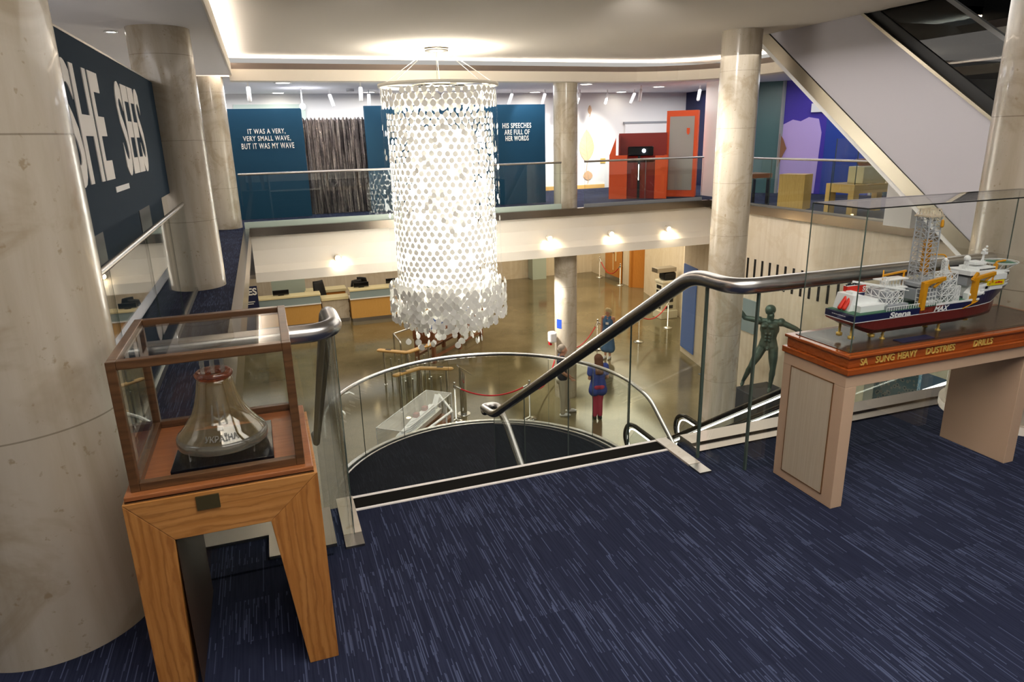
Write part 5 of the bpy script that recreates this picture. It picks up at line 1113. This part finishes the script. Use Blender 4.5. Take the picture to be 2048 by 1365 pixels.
# stanchions and ropes
def stanchion_proto():
    t = thing('rope_stanchion', 'x', 'stanchion', (0, 0, 0), None)
    m_ = MB(); m_.lathe([(.001, 0), (.165, 0), (.165, .02), (.06, .045), (.03, .06), (.001, .06)], (0, 0, 0), 28); build('base', m_, 'steel_bright', t)
    m_ = MB(); m_.cyl((0, 0, 0), .019, .05, .93, 14); build('post', m_, 'steel_bright', t)
    m_ = MB(); m_.lathe([(.019, .86), (.036, .87), (.036, .91), (.019, .93), (.02, .95), (.034, .975), (.03, 1.0), (.001, 1.01)], (0, 0, 0), 18); build('finial', m_, 'steel_bright', t); return t
pz = lambda u, v: at(u, v, z=LOW)
SP = {'A': (pz(1060, 838), 'chrome rope stanchion left of the man on the lobby floor'), 'B': (V((3.75, 14.95, LOW)), 'chrome rope stanchion beside the slanted steel post'), 'C': (pz(1277, 684), 'chrome rope stanchion to the right of the woman in the denim dress'),
      'D': (pz(1335, 656), 'chrome rope stanchion farthest right, in front of the blue wall panel'), 'E': (pz(1240, 571), 'chrome rope stanchion in front of the closed wooden double doors'), 'F': (pz(1199, 555), 'chrome rope stanchion against the far lobby wall'), 'G': (V((7.35, 17.0, LOW)), 'chrome rope stanchion just behind the man, right of the pale column')}
prot = stanchion_proto(); first = True
for k_, (p, lab) in SP.items():
    if first: prot.location = p; prot['label'] = lab; first = False
    else: dup(prot, p, None, lab)
def rope(a, b, sag, label):
    a, b = V(a) + Z1 * .88, V(b) + Z1 * .88; d_ = (b - a).normalized(); a += d_ * .04; b -= d_ * .04; n_ = 20
    pts = [a.lerp(b, k / n_) - Z1 * sag * 4 * (k / n_) * (1 - k / n_) for k in range(n_ + 1)]
    t = thing('barrier_rope', label, 'rope', pts[10]); m_ = MB(); m_.tube(pts, .019, 10); build('rope', m_, 'red', t)
    for e, f in ((pts[0], pts[1]), (pts[-1], pts[-2])): m_ = MB(); m_.tube([e, e + (f - e) * 1.2], .026, 10); build('end_hook', m_, 'steel_bright', t)
rope(SP['B'][0], SP['A'][0], .25, 'red barrier rope running left from the stanchion beside the man')
rope(SP['A'][0], SP['G'][0], .55, 'red barrier rope passing behind the man to the column')
rope(SP['G'][0], at(1200, 700, z=LOW - 0) if False else V((9.45, 18.75, LOW)), .4, 'red barrier rope between the column and the woman')
rope(V((9.45, 18.75, LOW)), SP['C'][0], .35, 'red barrier rope right of the woman in the denim dress')
rope(SP['C'][0], SP['D'][0], .3, 'red barrier rope mostly hidden by the big stair handrail')
rope(SP['F'][0], SP['E'][0], .5, 'red barrier rope before the wooden doors at the back of the lobby')
dup(prot, V((9.45, 18.75, LOW)), None, 'chrome rope stanchion half hidden behind the woman in denim')

# ticket gates with wooden V tops
def gate(a, c, b, label):
    zt = LOW + 1.0; a, c, b = (at(*q, z=zt) for q in (a, c, b)); t = thing('ticket_gate', label, 'barrier', (c.x, c.y, LOW))
    m_ = MB(); m_.tube(fillet([a, c, b], .06), .095, 14); m_.v = [(x, y, zt + (z - zt) * .45) for x, y, z in m_.v]; m_.ball(a, .095, (1, 1, .45)); m_.ball(b, .095, (1, 1, .45)); build('wooden_top', m_, 'rail_wood', t)
    for e, f in ((a, c), (b, c)):
        q = e.lerp(f, .22); q2 = e.lerp(f, .42); m_ = MB(); m_.bar(q + Z1 * .04, q2 + Z1 * .04, .07, .012); build('black_pad', m_, 'black', t)
        q = e.lerp(f, .12); m_ = MB(); m_.tube([(q.x, q.y, LOW), (q.x, q.y, zt)], .03, 12); m_.cyl((q.x, q.y, LOW), .05, 0, .02, 14); build('post', m_, 'steel_bright', t)
        g0, g1 = e.lerp(f, .2), e.lerp(f, .9); m_ = MB(); m_.bar((g0.x, g0.y, LOW + .5), (g1.x, g1.y, LOW + .5), .012, .75); build('glass_panel', m_, 'glass', t)
        for w_ in (.35, .65): q = e.lerp(f, w_); m_ = MB(); m_.tube([(q.x, q.y - .12, LOW), (q.x, q.y - .12, LOW + .82)], .022, 10); build('guide_post', m_, 'steel_bright', t)
    m_ = MB(); m_.tube([(c.x, c.y, LOW), (c.x, c.y, zt)], .075, 16); build('centre_post', m_, 'steel_bright', t)
gate((760, 701), (814, 706), (862, 689), 'ticket gate with V shaped wooden top, the one nearer the chandelier tip')
gate((792, 751), (838, 737), (900, 738), 'ticket gate with V shaped wooden top, the one nearer the liner model')
t = thing('tubular_barrier', 'bent steel tube barrier behind the farther ticket gate', 'barrier', (3.3, 20.3, LOW))
q = [at(787, 668, z=LOW + .9), at(801, 685, z=LOW + .9)]; r_ = at(826, 655, z=LOW + .9)
m_ = MB(); m_.tube(fillet([(q[1].x, q[1].y, LOW), q[1], q[0], r_], .08), .028, 10); build('top_rail', m_, 'steel_bright', t); m_ = MB(); m_.tube([(q[0].x, q[0].y, LOW), tuple(q[0])], .028, 10); build('leg', m_, 'steel_bright', t)
p = pz(928, 828); t = thing('steel_post', 'thick brushed steel post with slanted top left of the red ropes', 'post', p)
m_ = MB(); m_.lathe([(.085, 0), (.085, 1.12)], p, 20); m_.v = [(x, y, z + (.12 * (p.x - x) / .085 if z > LOW + .5 else 0)) for x, y, z in m_.v]; m_.add(m_.v[20:40], [tuple(range(20))]); build('post', m_, 'steel_bright', t)
m_ = MB(); m_.cyl(p, .16, 0, .015, 24); build('base', m_, 'steel', t)
m_ = MB(); m_.bar((p.x - .1, p.y, LOW + 1.27), (p.x + .22, p.y, LOW + 1.02), .18, .015); build('slanted_plate', m_, 'steel_bright', t)
# long wooden model table under chandelier
a = V((4.3, 19.4, 0)); dl = V((2.2, 2.2, 0)).normalized(); dw = V((-dl.y, dl.x, 0)); Lh, W_ = 3.2, .75
t = thing('display_table', 'long red brown wooden table with open legs below the chandelier', 'table', (a.x, a.y, LOW))
def obox(m_, u0, u1, w0, w1, z0, z1):
    vs = [a + dl * u + dw * w_ + Z1 * z for z in (z0, z1) for w_ in (w0, w1) for u in (u0, u1)]
    return m_.add(vs, [(0, 2, 3, 1), (4, 5, 7, 6), (0, 1, 5, 4), (2, 6, 7, 3), (0, 4, 6, 2), (1, 3, 7, 5)])
m_ = MB(); obox(m_, 0, Lh, 0, W_, LOW + .72, LOW + .8); build('tabletop', m_, 'rosewood', t)
m_ = MB(); obox(m_, .02, Lh - .02, .02, W_ - .02, LOW + .6, LOW + .72); build('apron', m_, 'rosewood', t)
for u in (.02, Lh * .5, Lh - .12):
    for w_ in (.02, W_ - .12): m_ = MB(); obox(m_, u, u + .1, w_, w_ + .1, LOW, LOW + .6); build('leg', m_, 'rosewood', t)
m_ = MB(); obox(m_, .05, Lh - .05, .04, .1, LOW + .15, LOW + .22); obox(m_, .05, Lh - .05, W_ - .1, W_ - .04, LOW + .15, LOW + .22); build('stretcher', m_, 'rosewood', t)
t = thing('display_case', 'glass topped wooden case on the long table below the chandelier', 'display case', (a.x + .1, a.y + .2, LOW + .8))
m_ = MB(); obox(m_, .0, Lh, 0, W_, LOW + .8, LOW + 1.0); build('base', m_, 'rosewood', t)
m_ = MB(); obox(m_, .06, Lh - .06, .05, W_ - .05, LOW + 1.0, LOW + 1.45); build('glass_cover', m_, 'glass', t)
m_ = MB(); obox(m_, .2, Lh - .3, .2, W_ - .2, LOW + 1.0, LOW + 1.12); obox(m_, .6, 1.8, .28, W_ - .28, LOW + 1.12, LOW + 1.25); single('model_hull', m_, 'blue_panel', 'bluish model lying in the glass case below the chandelier', 'model', tuple(a + dl * .3 + dw * .3 + Z1 * (LOW + 1)))

# liner model in acrylic case
zt = -3.72; a = at(752, 857, z=zt); b = at(846, 786, z=zt); dl = (V((b.x, b.y, 0)) - V((a.x, a.y, 0))); Lh = dl.length + .15; dl.normalize(); dw = V((dl.y, -dl.x, 0)); W_ = .62; a = V((a.x, a.y, 0))
t = thing('display_table', 'low wooden table under the white liner model', 'table', (a.x, a.y, LOW))
m_ = MB(); obox(m_, -.02, Lh + .02, -.02, W_ + .02, -4.32, -4.24); build('tabletop', m_, 'teak_board', t)
for u in (.05, Lh - .12):
    for w_ in (.05, W_ - .12): m_ = MB(); obox(m_, u, u + .07, w_, w_ + .07, LOW, -4.32); build('leg', m_, 'teak_board', t)
t = thing('display_case', 'clear acrylic case over the white liner model on the lobby floor', 'display case', (a.x, a.y, -4.24))
for bb in ((0, Lh, 0, .008), (0, Lh, W_ - .008, W_), (0, .008, .008, W_ - .008), (Lh - .008, Lh, .008, W_ - .008)): m_ = MB(); obox(m_, *bb, -4.24, zt); build('side', m_, 'acrylic', t)
m_ = MB(); obox(m_, 0, Lh, 0, W_, zt, zt + .008); build('lid', m_, 'acrylic', t)
m_ = MB(); P4 = [a, a + dl * Lh, a + dl * Lh + dw * W_, a + dw * W_]
for k in range(4): m_.bar(P4[k] + Z1 * (zt + .005), P4[(k + 1) % 4] + Z1 * (zt + .005), .012); m_.bar(P4[k] + Z1 * -4.24, P4[k] + Z1 * zt, .012)
build('bright_edges', m_, 'white', t)
t = thing('ship_model', 'white ocean liner model with tiered decks in the clear acrylic case', 'ship model', tuple(a + dl * .9 + dw * .3 + Z1 * -4.24))
def oprism(m_, pl, z0, z1, sh=1.0):
    n_ = len(pl); vs = [a + dl * u + dw * w_ + Z1 * z0 for u, w_ in pl] + [a + dl * (Lh / 2 + (u - Lh / 2) * 1.0) + dw * (W_ / 2 + (w_ - W_ / 2) * sh) + Z1 * z1 for u, w_ in pl]
    return m_.add(vs, [tuple(range(n_ - 1, -1, -1)), tuple(range(n_, 2 * n_))] + [(i, (i + 1) % n_, n_ + (i + 1) % n_, n_ + i) for i in range(n_)])
hl = [(.1, W_ / 2)] + [(.1 + .5 * k / 6, W_ / 2 - .13 * math.sin(PI / 2 * k / 6)) for k in range(1, 7)] + [(Lh - .15, W_ / 2 - .12), (Lh - .1, W_ / 2), (Lh - .15, W_ / 2 + .12)] + [(.1 + .5 * k / 6, W_ / 2 + .13 * math.sin(PI / 2 * k / 6)) for k in range(6, 0, -1)]
m_ = MB(); oprism(m_, hl, -4.20, -4.15, 1.1); build('lower_hull', m_, 'rosewood', t); m_ = MB(); oprism(m_, hl, -4.15, -4.04, 1.12); build('hull', m_, 'white_paint', t)
for k in range(6):
    m_ = MB(); oprism(m_, [(u_ * (1 - .07 * k) + .07 * k * .8 * Lh + .12, W_ / 2 + (w_ - W_ / 2) * (.85 - .08 * k)) for u_, w_ in [(q[0] * .82, q[1]) for q in hl]], -4.04 + .028 * k, -4.018 + .028 * k); build('deck', m_, 'white', t)
for u in (Lh * .5, Lh * .68): m_ = MB(); oprism(m_, [(u - .06, W_ / 2 - .05), (u + .06, W_ / 2 - .05), (u + .06, W_ / 2 + .05), (u - .06, W_ / 2 + .05)], -3.88, -3.8); build('funnel', m_, 'red_dark', t)
m_ = MB(); m_.bar(a + dl * (Lh * .88) + dw * .31 + Z1 * -4.0, a + dl * (Lh * .97) + dw * .31 + Z1 * -3.76, .12, .03); build('tail_fin', m_, 'white', t)
t = thing('tubular_barrier', 'white tube frame guarding the end of the liner model case', 'barrier', (3.2, 13.4, LOW))
q0, q1, q2 = at(878, 790, z=-3.8), at(904, 823, z=-3.8), at(846, 866, z=-3.8)
m_ = MB(); m_.tube(fillet([q0, q1, q2], .06), .028, 10); build('top_rail', m_, 'white', t)
for q in (q0, q0.lerp(q1, .5), q1, q2): m_ = MB(); m_.tube([(q.x, q.y, LOW), tuple(q)], .026, 10); build('leg', m_, 'white', t)
# dispenser and sticker on the column
t = thing('wall_dispenser', 'white and red dispenser fixed to the pale column above the man', 'dispenser', (6.62, 15.32, -3.6)); pdz = at(1104, 676, y=15.35)
m_ = MB(); m_.bx(pdz.x - .09, pdz.x + .1, 15.25, 15.45, pdz.z - .12, pdz.z + .16); build('body', m_, 'white', t, bevel=.04)
m_ = MB(); m_.bx(pdz.x - .08, pdz.x - .02, 15.3, 15.4, pdz.z - .18, pdz.z - .11); build('nozzle', m_, 'red', t)
pst = at(1108, 651, y=15.3); m_ = MB(); m_.lathe([(.287, pst.z - .12), (.287, pst.z + .12)], (6.9, 15.5, 0), 6, True, PI * 1.08, PI * 1.25); single('sticker', m_, 'blue_sign', 'small blue notice stuck on the pale column above the dispenser', 'sign', tuple(pst))
# recessed lights in lobby ceiling (seen mirrored in the floor)
proto = None
for x in (10.5, 12.9, 15.3, 17.7, 8.1, 5.7, 3.3, .9):
    for y in (19, 22.5, 26, 29.3):
        if x > 14 and y < 26: continue
        if proto is None:
            t = proto = thing('ceiling_light', 'small round light in the lobby ceiling under the gallery', 'lamp', (x, y, -1.08), 'small lights in the lobby ceiling')
            m_ = MB(); m_.lathe([(.07, .0), (.1, 0), (.1, -.012), (.07, -.012), (.07, 0)], (x, y, -1.08), 20); build('trim_ring', m_, 'white', t)
            m_ = MB(); m_.cyl((x, y, -1.08), .07, -.008, -.001, 20); build('diffuser', m_, 'lamp_warm', t)
        else: dup(proto, (x, y, -1.08))

# ================================================================== people and statue
def hand(m_, wrist, d, palm_n, s=1.0, curl=.35, side=1):
    """palm, four unequal fingers and a thumb leaving the palm's side"""
    d = V(d).normalized(); n = V(palm_n); n = (n - d * n.dot(d)).normalized(); w_ = d.cross(n) * side
    m_.cap(wrist, V(wrist) + d * .03 * s, .024 * s, .026 * s, 10)
    for k in range(4):
        o_ = w_ * (.027 - .018 * k) * s; base = V(wrist) + d * .035 * s + o_ * .7; kn = V(wrist) + d * (.088 - (.006 if k in (0, 3) else 0)) * s + o_
        m_.cap(base, kn, .014 * s, .011 * s, 8); L_ = (.066, .076, .070, .054)[k] * s
        m1 = kn + (d * math.cos(curl) + n * math.sin(curl)) * L_ * .5; m2 = m1 + (d * math.cos(curl * 2) + n * math.sin(curl * 2)) * L_ * .5
        m_.cap(kn, m1, .0095 * s, .0085 * s, 8); m_.cap(m1, m2, .0085 * s, .007 * s, 8)
    tb = V(wrist) + d * .025 * s + w_ * .022 * s; t1 = tb + (d * .6 + w_ * .8).normalized() * .04 * s; t2 = t1 + (d * .9 + w_ * .3 + n * .3).normalized() * .032 * s
    m_.cap(tb, t1, .013 * s, .011 * s, 8); m_.cap(t1, t2, .011 * s, .009 * s, 8)
def head(m_, c, fwd, s=1.0):
    c = V(c); f = V(fwd); f = V((f.x, f.y, 0)).normalized(); r = f.cross(Z1)
    m_.ball(c + Z1 * .03 * s - f * .012 * s, .094 * s, (1, 1, 1.05), 18, 12); m_.cap(c + f * .02 * s - Z1 * .02 * s, c + f * .035 * s - Z1 * .078 * s, .066 * s, .038 * s, 12)
    m_.cap(c + f * .088 * s + Z1 * .02 * s, c + f * .108 * s - Z1 * .018 * s, .010 * s, .016 * s, 8)
    m_.cap(c + f * .078 * s + Z1 * .042 * s - r * .03 * s, c + f * .078 * s + Z1 * .042 * s + r * .03 * s, .012 * s, .012 * s, 8)
    m_.cap(c + f * .083 * s - Z1 * .05 * s - r * .018 * s, c + f * .083 * s - Z1 * .05 * s + r * .018 * s, .009 * s, .009 * s, 8)
    for q in (-1, 1): m_.ball(c + r * q * .090 * s - Z1 * .005 * s, .028 * s, (.45, .6, 1), 8, 6)
def foot(m_, ankle, d, s=1.0, r=.036):
    a_ = V(ankle); d = V(d).normalized(); zf = a_.z - .06 * s; m_.cap(a_, (a_.x - d.x * .03 * s, a_.y - d.y * .03 * s, zf + r * .8 * s), r * s, r * .95 * s)
    m_.cap((a_.x - d.x * .03 * s, a_.y - d.y * .03 * s, zf + r * .7 * s), (a_.x + d.x * .09 * s, a_.y + d.y * .09 * s, zf + r * .8 * s), r * .95 * s, r * 1.05 * s); m_.cap((a_.x + d.x * .09 * s, a_.y + d.y * .09 * s, zf + r * .8 * s), (a_.x + d.x * .16 * s, a_.y + d.y * .16 * s, zf + r * .6 * s), r * 1.1 * s, r * .6 * s)
def figure(m_, J, s=1.0, fem=False, muscle=0, fwd=(0, -1, 0)):
    f = V(fwd).normalized(); r = f.cross(Z1)
    g = {k: V(v) for k, v in J.items()}
    pel, che, nk = g['pelvis'], g['chest'], g['neck']
    head(m_, g['head'], g.get('look', f), s); m_.cap(nk, g['head'] - Z1 * .03 * s, .058 * s, .052 * s)
    sh = (g['sl'], g['sr']); mid = (sh[0] + sh[1]) / 2
    m_.cap(sh[0], sh[1], .058 * s, .058 * s); m_.cap(nk, mid, .06 * s, .085 * s)
    hw = (g['hr'] - g['hl']).normalized()
    for q in (-1, 1):
        m_.cap(che + hw * q * .07 * s + Z1 * .05 * s, pel.lerp(che, .45) + hw * q * .055 * s, .105 * s if not fem else .095 * s, .088 * s)
        m_.cap(pel.lerp(che, .45) + hw * q * .055 * s, pel + hw * q * .075 * s, .088 * s, .105 * s)
    if muscle:
        for q in (-1, 1):
            m_.ball(che + hw * q * .07 * s + f * .055 * s + Z1 * .075 * s, .10 * s, (1, .62, .55)); m_.ball(che + hw * q * .11 * s - f * .04 * s, .09 * s, (.8, .8, 1.3))
            for k in range(3): m_.ball(pel.lerp(che, .35 + .2 * k) + hw * q * .035 * s + f * .085 * s, .036 * s, (1, .6, .9))
    if fem:
        for q in (-1, 1): m_.ball(che + hw * q * .07 * s + f * .07 * s + Z1 * .0 * s, .068 * s)
    k = 1 + .22 * muscle
    for S_ in ('l', 'r'):
        a, b, c = g['s' + S_], g['e' + S_], g['w' + S_]
        m_.ball(a, .068 * s * k); m_.cap(a, b, .052 * s * k, .040 * s * k); m_.cap(b, b.lerp(c, .35), .040 * s * k, .041 * s * k); m_.cap(b.lerp(c, .35), c, .041 * s * k, .026 * s)
        if muscle: m_.ball(a.lerp(b, .5), .058 * s, (1, 1, 1))
        hd = g.get('h' + S_ + 'd', (c - b).normalized()); hand(m_, c + hd * .012, hd, g.get('pn', f), s, .4 if not muscle else .15, -1 if S_ == 'l' else 1)
        h, kn, an = g['h' + S_], g['k' + S_], g['a' + S_]
        m_.cap(h, h.lerp(kn, .5), .094 * s, .080 * s * (1 + .1 * muscle)); m_.cap(h.lerp(kn, .5), kn, .080 * s * (1 + .1 * muscle), .056 * s)
        m_.cap(kn, kn.lerp(an, .3) - f * .01 * s, .054 * s, .056 * s * (1 + .08 * muscle)); m_.cap(kn.lerp(an, .3) - f * .01 * s, an, .056 * s, .034 * s)
        foot(m_, an, g.get('f' + S_ + 'd', f), s)
    for q in (-1, 1): m_.ball(pel + hw * q * .07 * s - f * .05 * s - Z1 * .05 * s, .095 * s)
def stand(s, spread=.10, fwd=(0, -1, 0), arms='down'):
    f = V(fwd).normalized(); r = f.cross(Z1)   # r: the figure's right
    J = dict(pelvis=Z1 * .95, chest=Z1 * 1.27, neck=Z1 * 1.47, head=Z1 * 1.61 + f * .02, sl=-r * .18 + Z1 * 1.42, sr=r * .18 + Z1 * 1.42, hl=-r * .09 + Z1 * .90, hr=r * .09 + Z1 * .90,
             kl=-r * spread + Z1 * .49 + f * .015, kr=r * spread + Z1 * .49 + f * .015, al=-r * (spread + .01) + Z1 * .075, ar=r * (spread + .01) + Z1 * .075,
             el=-r * .235 + Z1 * 1.13 - f * .03, er=r * .235 + Z1 * 1.13 - f * .03, wl=-r * .24 + Z1 * .87 + f * .05, wr=r * .24 + Z1 * .87 + f * .05)
    return {k: v * s for k, v in J.items()}, f, r
def shift(m_, p): m_.v = [(x + p[0], y + p[1], z + p[2]) for x, y, z in m_.v]; return m_
VX = .011
# man
p = pz(1124, 829); s = 1.03
J, f, r = stand(s, .12, (.95, -.3, 0))
J['er'] = r * .22 * s + Z1 * 1.13 * s; J['wr'] = r * .14 * s + f * .17 * s + Z1 * .97 * s; J['el'] = -r * .23 * s + Z1 * 1.13 * s - f * .02; J['wl'] = -r * .12 * s + f * .17 * s + Z1 * .96 * s; J['al'] = J['al'] + f * .18; J['kl'] = J['kl'] + f * .10
t = thing('person', 'grey haired man in dark polo shirt and khaki trousers standing by the pale column', 'person', p)
m_ = MB(); figure(m_, J, s, fwd=f); build('body', shift(m_, p), 'skin', t, remesh=VX, smooth_it=2)
def shirt(J, s, sleeve, hem, fem=False, extra=.012, fl=.0, neckz=.02):
    m_ = MB(); g = {k: V(v) for k, v in J.items()}; hw = (g['hr'] - g['hl']).normalized(); pel, che = g['pelvis'], g['chest']; e = extra
    k_ = 0 if sleeve else .3; m_.cap(g['sl'].lerp(g['sr'], k_), g['sr'].lerp(g['sl'], k_), .064 * s + e, .064 * s + e)
    lo_ = pel - Z1 * hem
    for q in (-1, 1):
        m_.cap(che + hw * q * .07 * s + Z1 * .05 * s, pel.lerp(che, .45) + hw * q * .058 * s, .108 * s + e, .10 * s + e)
        m_.cap(pel.lerp(che, .45) + hw * q * .058 * s, lo_ + hw * q * (.08 + fl) * s, .10 * s + e, .112 * s + e + fl)
    if sleeve:
        for S_ in 'lr': a, b = g['s' + S_], g['e' + S_]; m_.cap(a, a.lerp(b, sleeve), .070 * s + e, .062 * s + e)
    return m_
def legs(J, s, low=.93, e=.012, r0=.1, fw=V((0, 0, 0))):
    m_ = MB(); g = {k: V(v) for k, v in J.items()}; hw = (g['hr'] - g['hl']).normalized()
    for q in (-1, 1): m_.cap(g['pelvis'] + hw * q * .06 * s + Z1 * .03, g['pelvis'] + hw * q * .07 * s - Z1 * .07 * s, .108 * s, .108 * s)
    for q in (-1, 1): m_.ball(g['pelvis'] + hw * q * .07 * s - fw * .05 * s - Z1 * .05 * s, .095 * s + e)
    for S_ in 'lr':
        h, kn, an = g['h' + S_], g['k' + S_], g['a' + S_]; en = kn.lerp(an, low)
        m_.cap(h, kn, r0 * s + e * .5, .066 * s + e); m_.cap(kn, en, .066 * s + e, .052 * s + e)
    return m_
m_ = shirt(J, s, .6, -.02); build('polo_shirt', shift(m_, p), 'cloth_navy', t, remesh=VX, smooth_it=3)
m_ = legs(J, s, fw=f); build('trousers', shift(m_, p), 'cloth_khaki', t, remesh=VX, smooth_it=3)
def shoes(J, s, d, m='shoe_white'):
    for S_ in 'lr': m_ = MB(); foot(m_, J['a' + S_] - Z1 * .008, d, s * 1.08, .042); build('shoe', shift(m_, p), m, t, remesh=.009, smooth_it=2)
shoes(J, s, f)
m_ = MB(); hc = J['head'] + Z1 * .05 * s - f * .025 * s; m_.ball(hc, .098 * s, (1, 1, .95), 16, 10); m_.ball(hc - Z1 * .04 - f * .03, .085 * s); build('hair', shift(m_, p), 'hair_grey', t, remesh=.009)
m_ = MB(); m_.tube([J['neck'] - r * .05 + f * .05, J['chest'] + f * .135 - Z1 * .05, J['neck'] + r * .05 + f * .05], .007, 6); m_.bar(J['chest'] + f * .14 - Z1 * .05, J['chest'] + f * .145 - Z1 * .15, .06, .01); build('lanyard', shift(m_, p), 'white', t)
# woman in denim dress
p = pz(1215, 717); s = .90
J, f, r = stand(s, .07, (-.75, -.66, 0)); J['look'] = V((-1, -.2, 0))
J['wr'] = r * .2 * s + f * .12 * s + Z1 * .88 * s; J['wl'] = -r * .2 * s + f * .12 * s + Z1 * .88 * s
t = thing('person', 'blonde woman in a sleeveless denim dress with a white badge', 'person', p)
m_ = MB(); figure(m_, J, s, True, fwd=f); build('body', shift(m_, p), 'skin', t, remesh=VX, smooth_it=2)
m_ = shirt(J, s, 0, .0, True, .012); g = J
m_.v = m_.v[:]; m3 = MB(); 
for q in (-1, 1): hw = (J['hr'] - J['hl']).normalized(); m_.cap(J['pelvis'] + hw * q * .06, Z1 * .36 * s + hw * q * .10, .118 * s, .15 * s); m_.ball(J['chest'] + hw * q * .07 * s + f * .075 * s, .076 * s)
m_.cap(J['pelvis'], Z1 * .38 * s + f * .05, .12, .14); build('denim_dress', shift(m_, p), 'cloth_denim', t, remesh=VX, smooth_it=3)
shoes(J, s, f)
m_ = MB(); hc = J['head'] + Z1 * .045 * s; b_ = -J['look'].normalized(); m_.ball(hc + b_ * .03, .108 * s, (1, 1, 1), 16, 10); m_.ball(hc + b_ * .05 - Z1 * .07, .085 * s); m_.ball(hc + Z1 * .05 - b_ * .03, .07); build('hair', shift(m_, p), 'hair_blonde', t, remesh=.009)
m_ = MB(); c_ = J['chest'] + f * .155 * s - r * .02; m_.bar(c_ - r * .045, c_ + r * .045, .012, .07); build('badge', shift(m_, p), 'white', t)
# girl seen from behind
p = pz(1195, 838); s = .94
J, f, r = stand(s, .06, (.2, 1, 0)); J['wl'] = -r * .12 * s + f * .2 * s + Z1 * 1.05 * s; J['wr'] = r * .15 * s + f * .18 * s + Z1 * 1.0 * s
t = thing('person', 'long haired person in blue top and pink trousers seen from behind', 'person', p)
m_ = MB(); figure(m_, J, s, True, fwd=f); build('body', shift(m_, p), 'skin', t, remesh=VX, smooth_it=2)
m_ = shirt(J, s, .55, .16, True, .02, .015); build('blue_top', shift(m_, p), 'cloth_blue', t, remesh=VX, smooth_it=3)
m_ = legs(J, s, .9, .008, .092, f); build('trousers', shift(m_, p), 'cloth_pink', t, remesh=VX, smooth_it=3)
shoes(J, s, f, 'shoe_dark')
m_ = MB(); hc = J['head'] + Z1 * .04 * s; m_.ball(hc - f * .02, .107 * s, (1, 1, 1), 16, 10)
for q in (-1, 0, 1): m_.cap(hc - f * .045 + r * q * .045, J['chest'] + Z1 * .02 - f * .115 + r * q * .055, .062, .045)
build('hair', shift(m_, p), 'hair_brown', t, remesh=.009)
# bronze statue: arms stretched wide, weight on one leg
sx_, sy_ = 10.0, 11.6; zb = -3.88
p = V((sx_, sy_, zb)); s = 1.12
f = V((-.72, -.69, 0)).normalized(); r = f.cross(Z1)   # statue's right is to the picture's left
J = dict(pelvis=Z1 * .95, chest=Z1 * 1.27, neck=Z1 * 1.47 + r * .01, head=Z1 * 1.62 + r * .01, sl=-r * .2 + Z1 * 1.43, sr=r * .2 + Z1 * 1.43, hl=-r * .1 + Z1 * .9, hr=r * .1 + Z1 * .9,
         kl=-r * .13 + Z1 * .48 + f * .03, kr=r * .27 + Z1 * .52 + f * .12, al=-r * .10 + Z1 * .075, ar=r * .42 + Z1 * .13 - f * .03,
         el=-r * .47 + Z1 * 1.33, wl=-r * .70 + Z1 * 1.16, er=r * .47 + Z1 * 1.46, wr=r * .62 + Z1 * 1.66)
J = {k: v * s for k, v in J.items()}; J['look'] = (f - r * .9).normalized()
t = thing('statue', 'green bronze statue of a bearded nude man with arms stretched wide', 'statue', p)
m_ = MB(); figure(m_, J, s, False, 1, fwd=f)
lk = V(J['look']); m_.cap(J['head'] + lk * .06 - Z1 * .08, J['head'] + lk * .08 - Z1 * .15, .06, .035); m_.ball(J['head'] + Z1 * .05, .115, (1, 1, .95)); m_.ball(J['pelvis'] + f * .10 - Z1 * .06, .04)
build('body', shift(m_, p), 'bronze_statue', t, remesh=.010, smooth_it=2)
m_ = MB(); m_.prism([(sx_ - .45, sy_ - .35), (sx_ + .45, sy_ - .35), (sx_ + .45, sy_ + .45), (sx_ - .45, sy_ + .45)], LOW, zb); single('statue_plinth', m_, 'grey_dark', 'dark block plinth under the green bronze statue', 'plinth', (sx_, sy_, LOW), bevel=.01)
m_ = MB(); m_.bx(sx_ - .75, sx_ - .5, sy_ - .45, sy_ - .2, LOW, LOW + .25); single('floor_box', m_, 'signal_yellow', 'small yellow box on the floor beside the statue plinth', 'box', (sx_ - .6, sy_ - .3, LOW))
print('objects', len(bpy.data.objects))
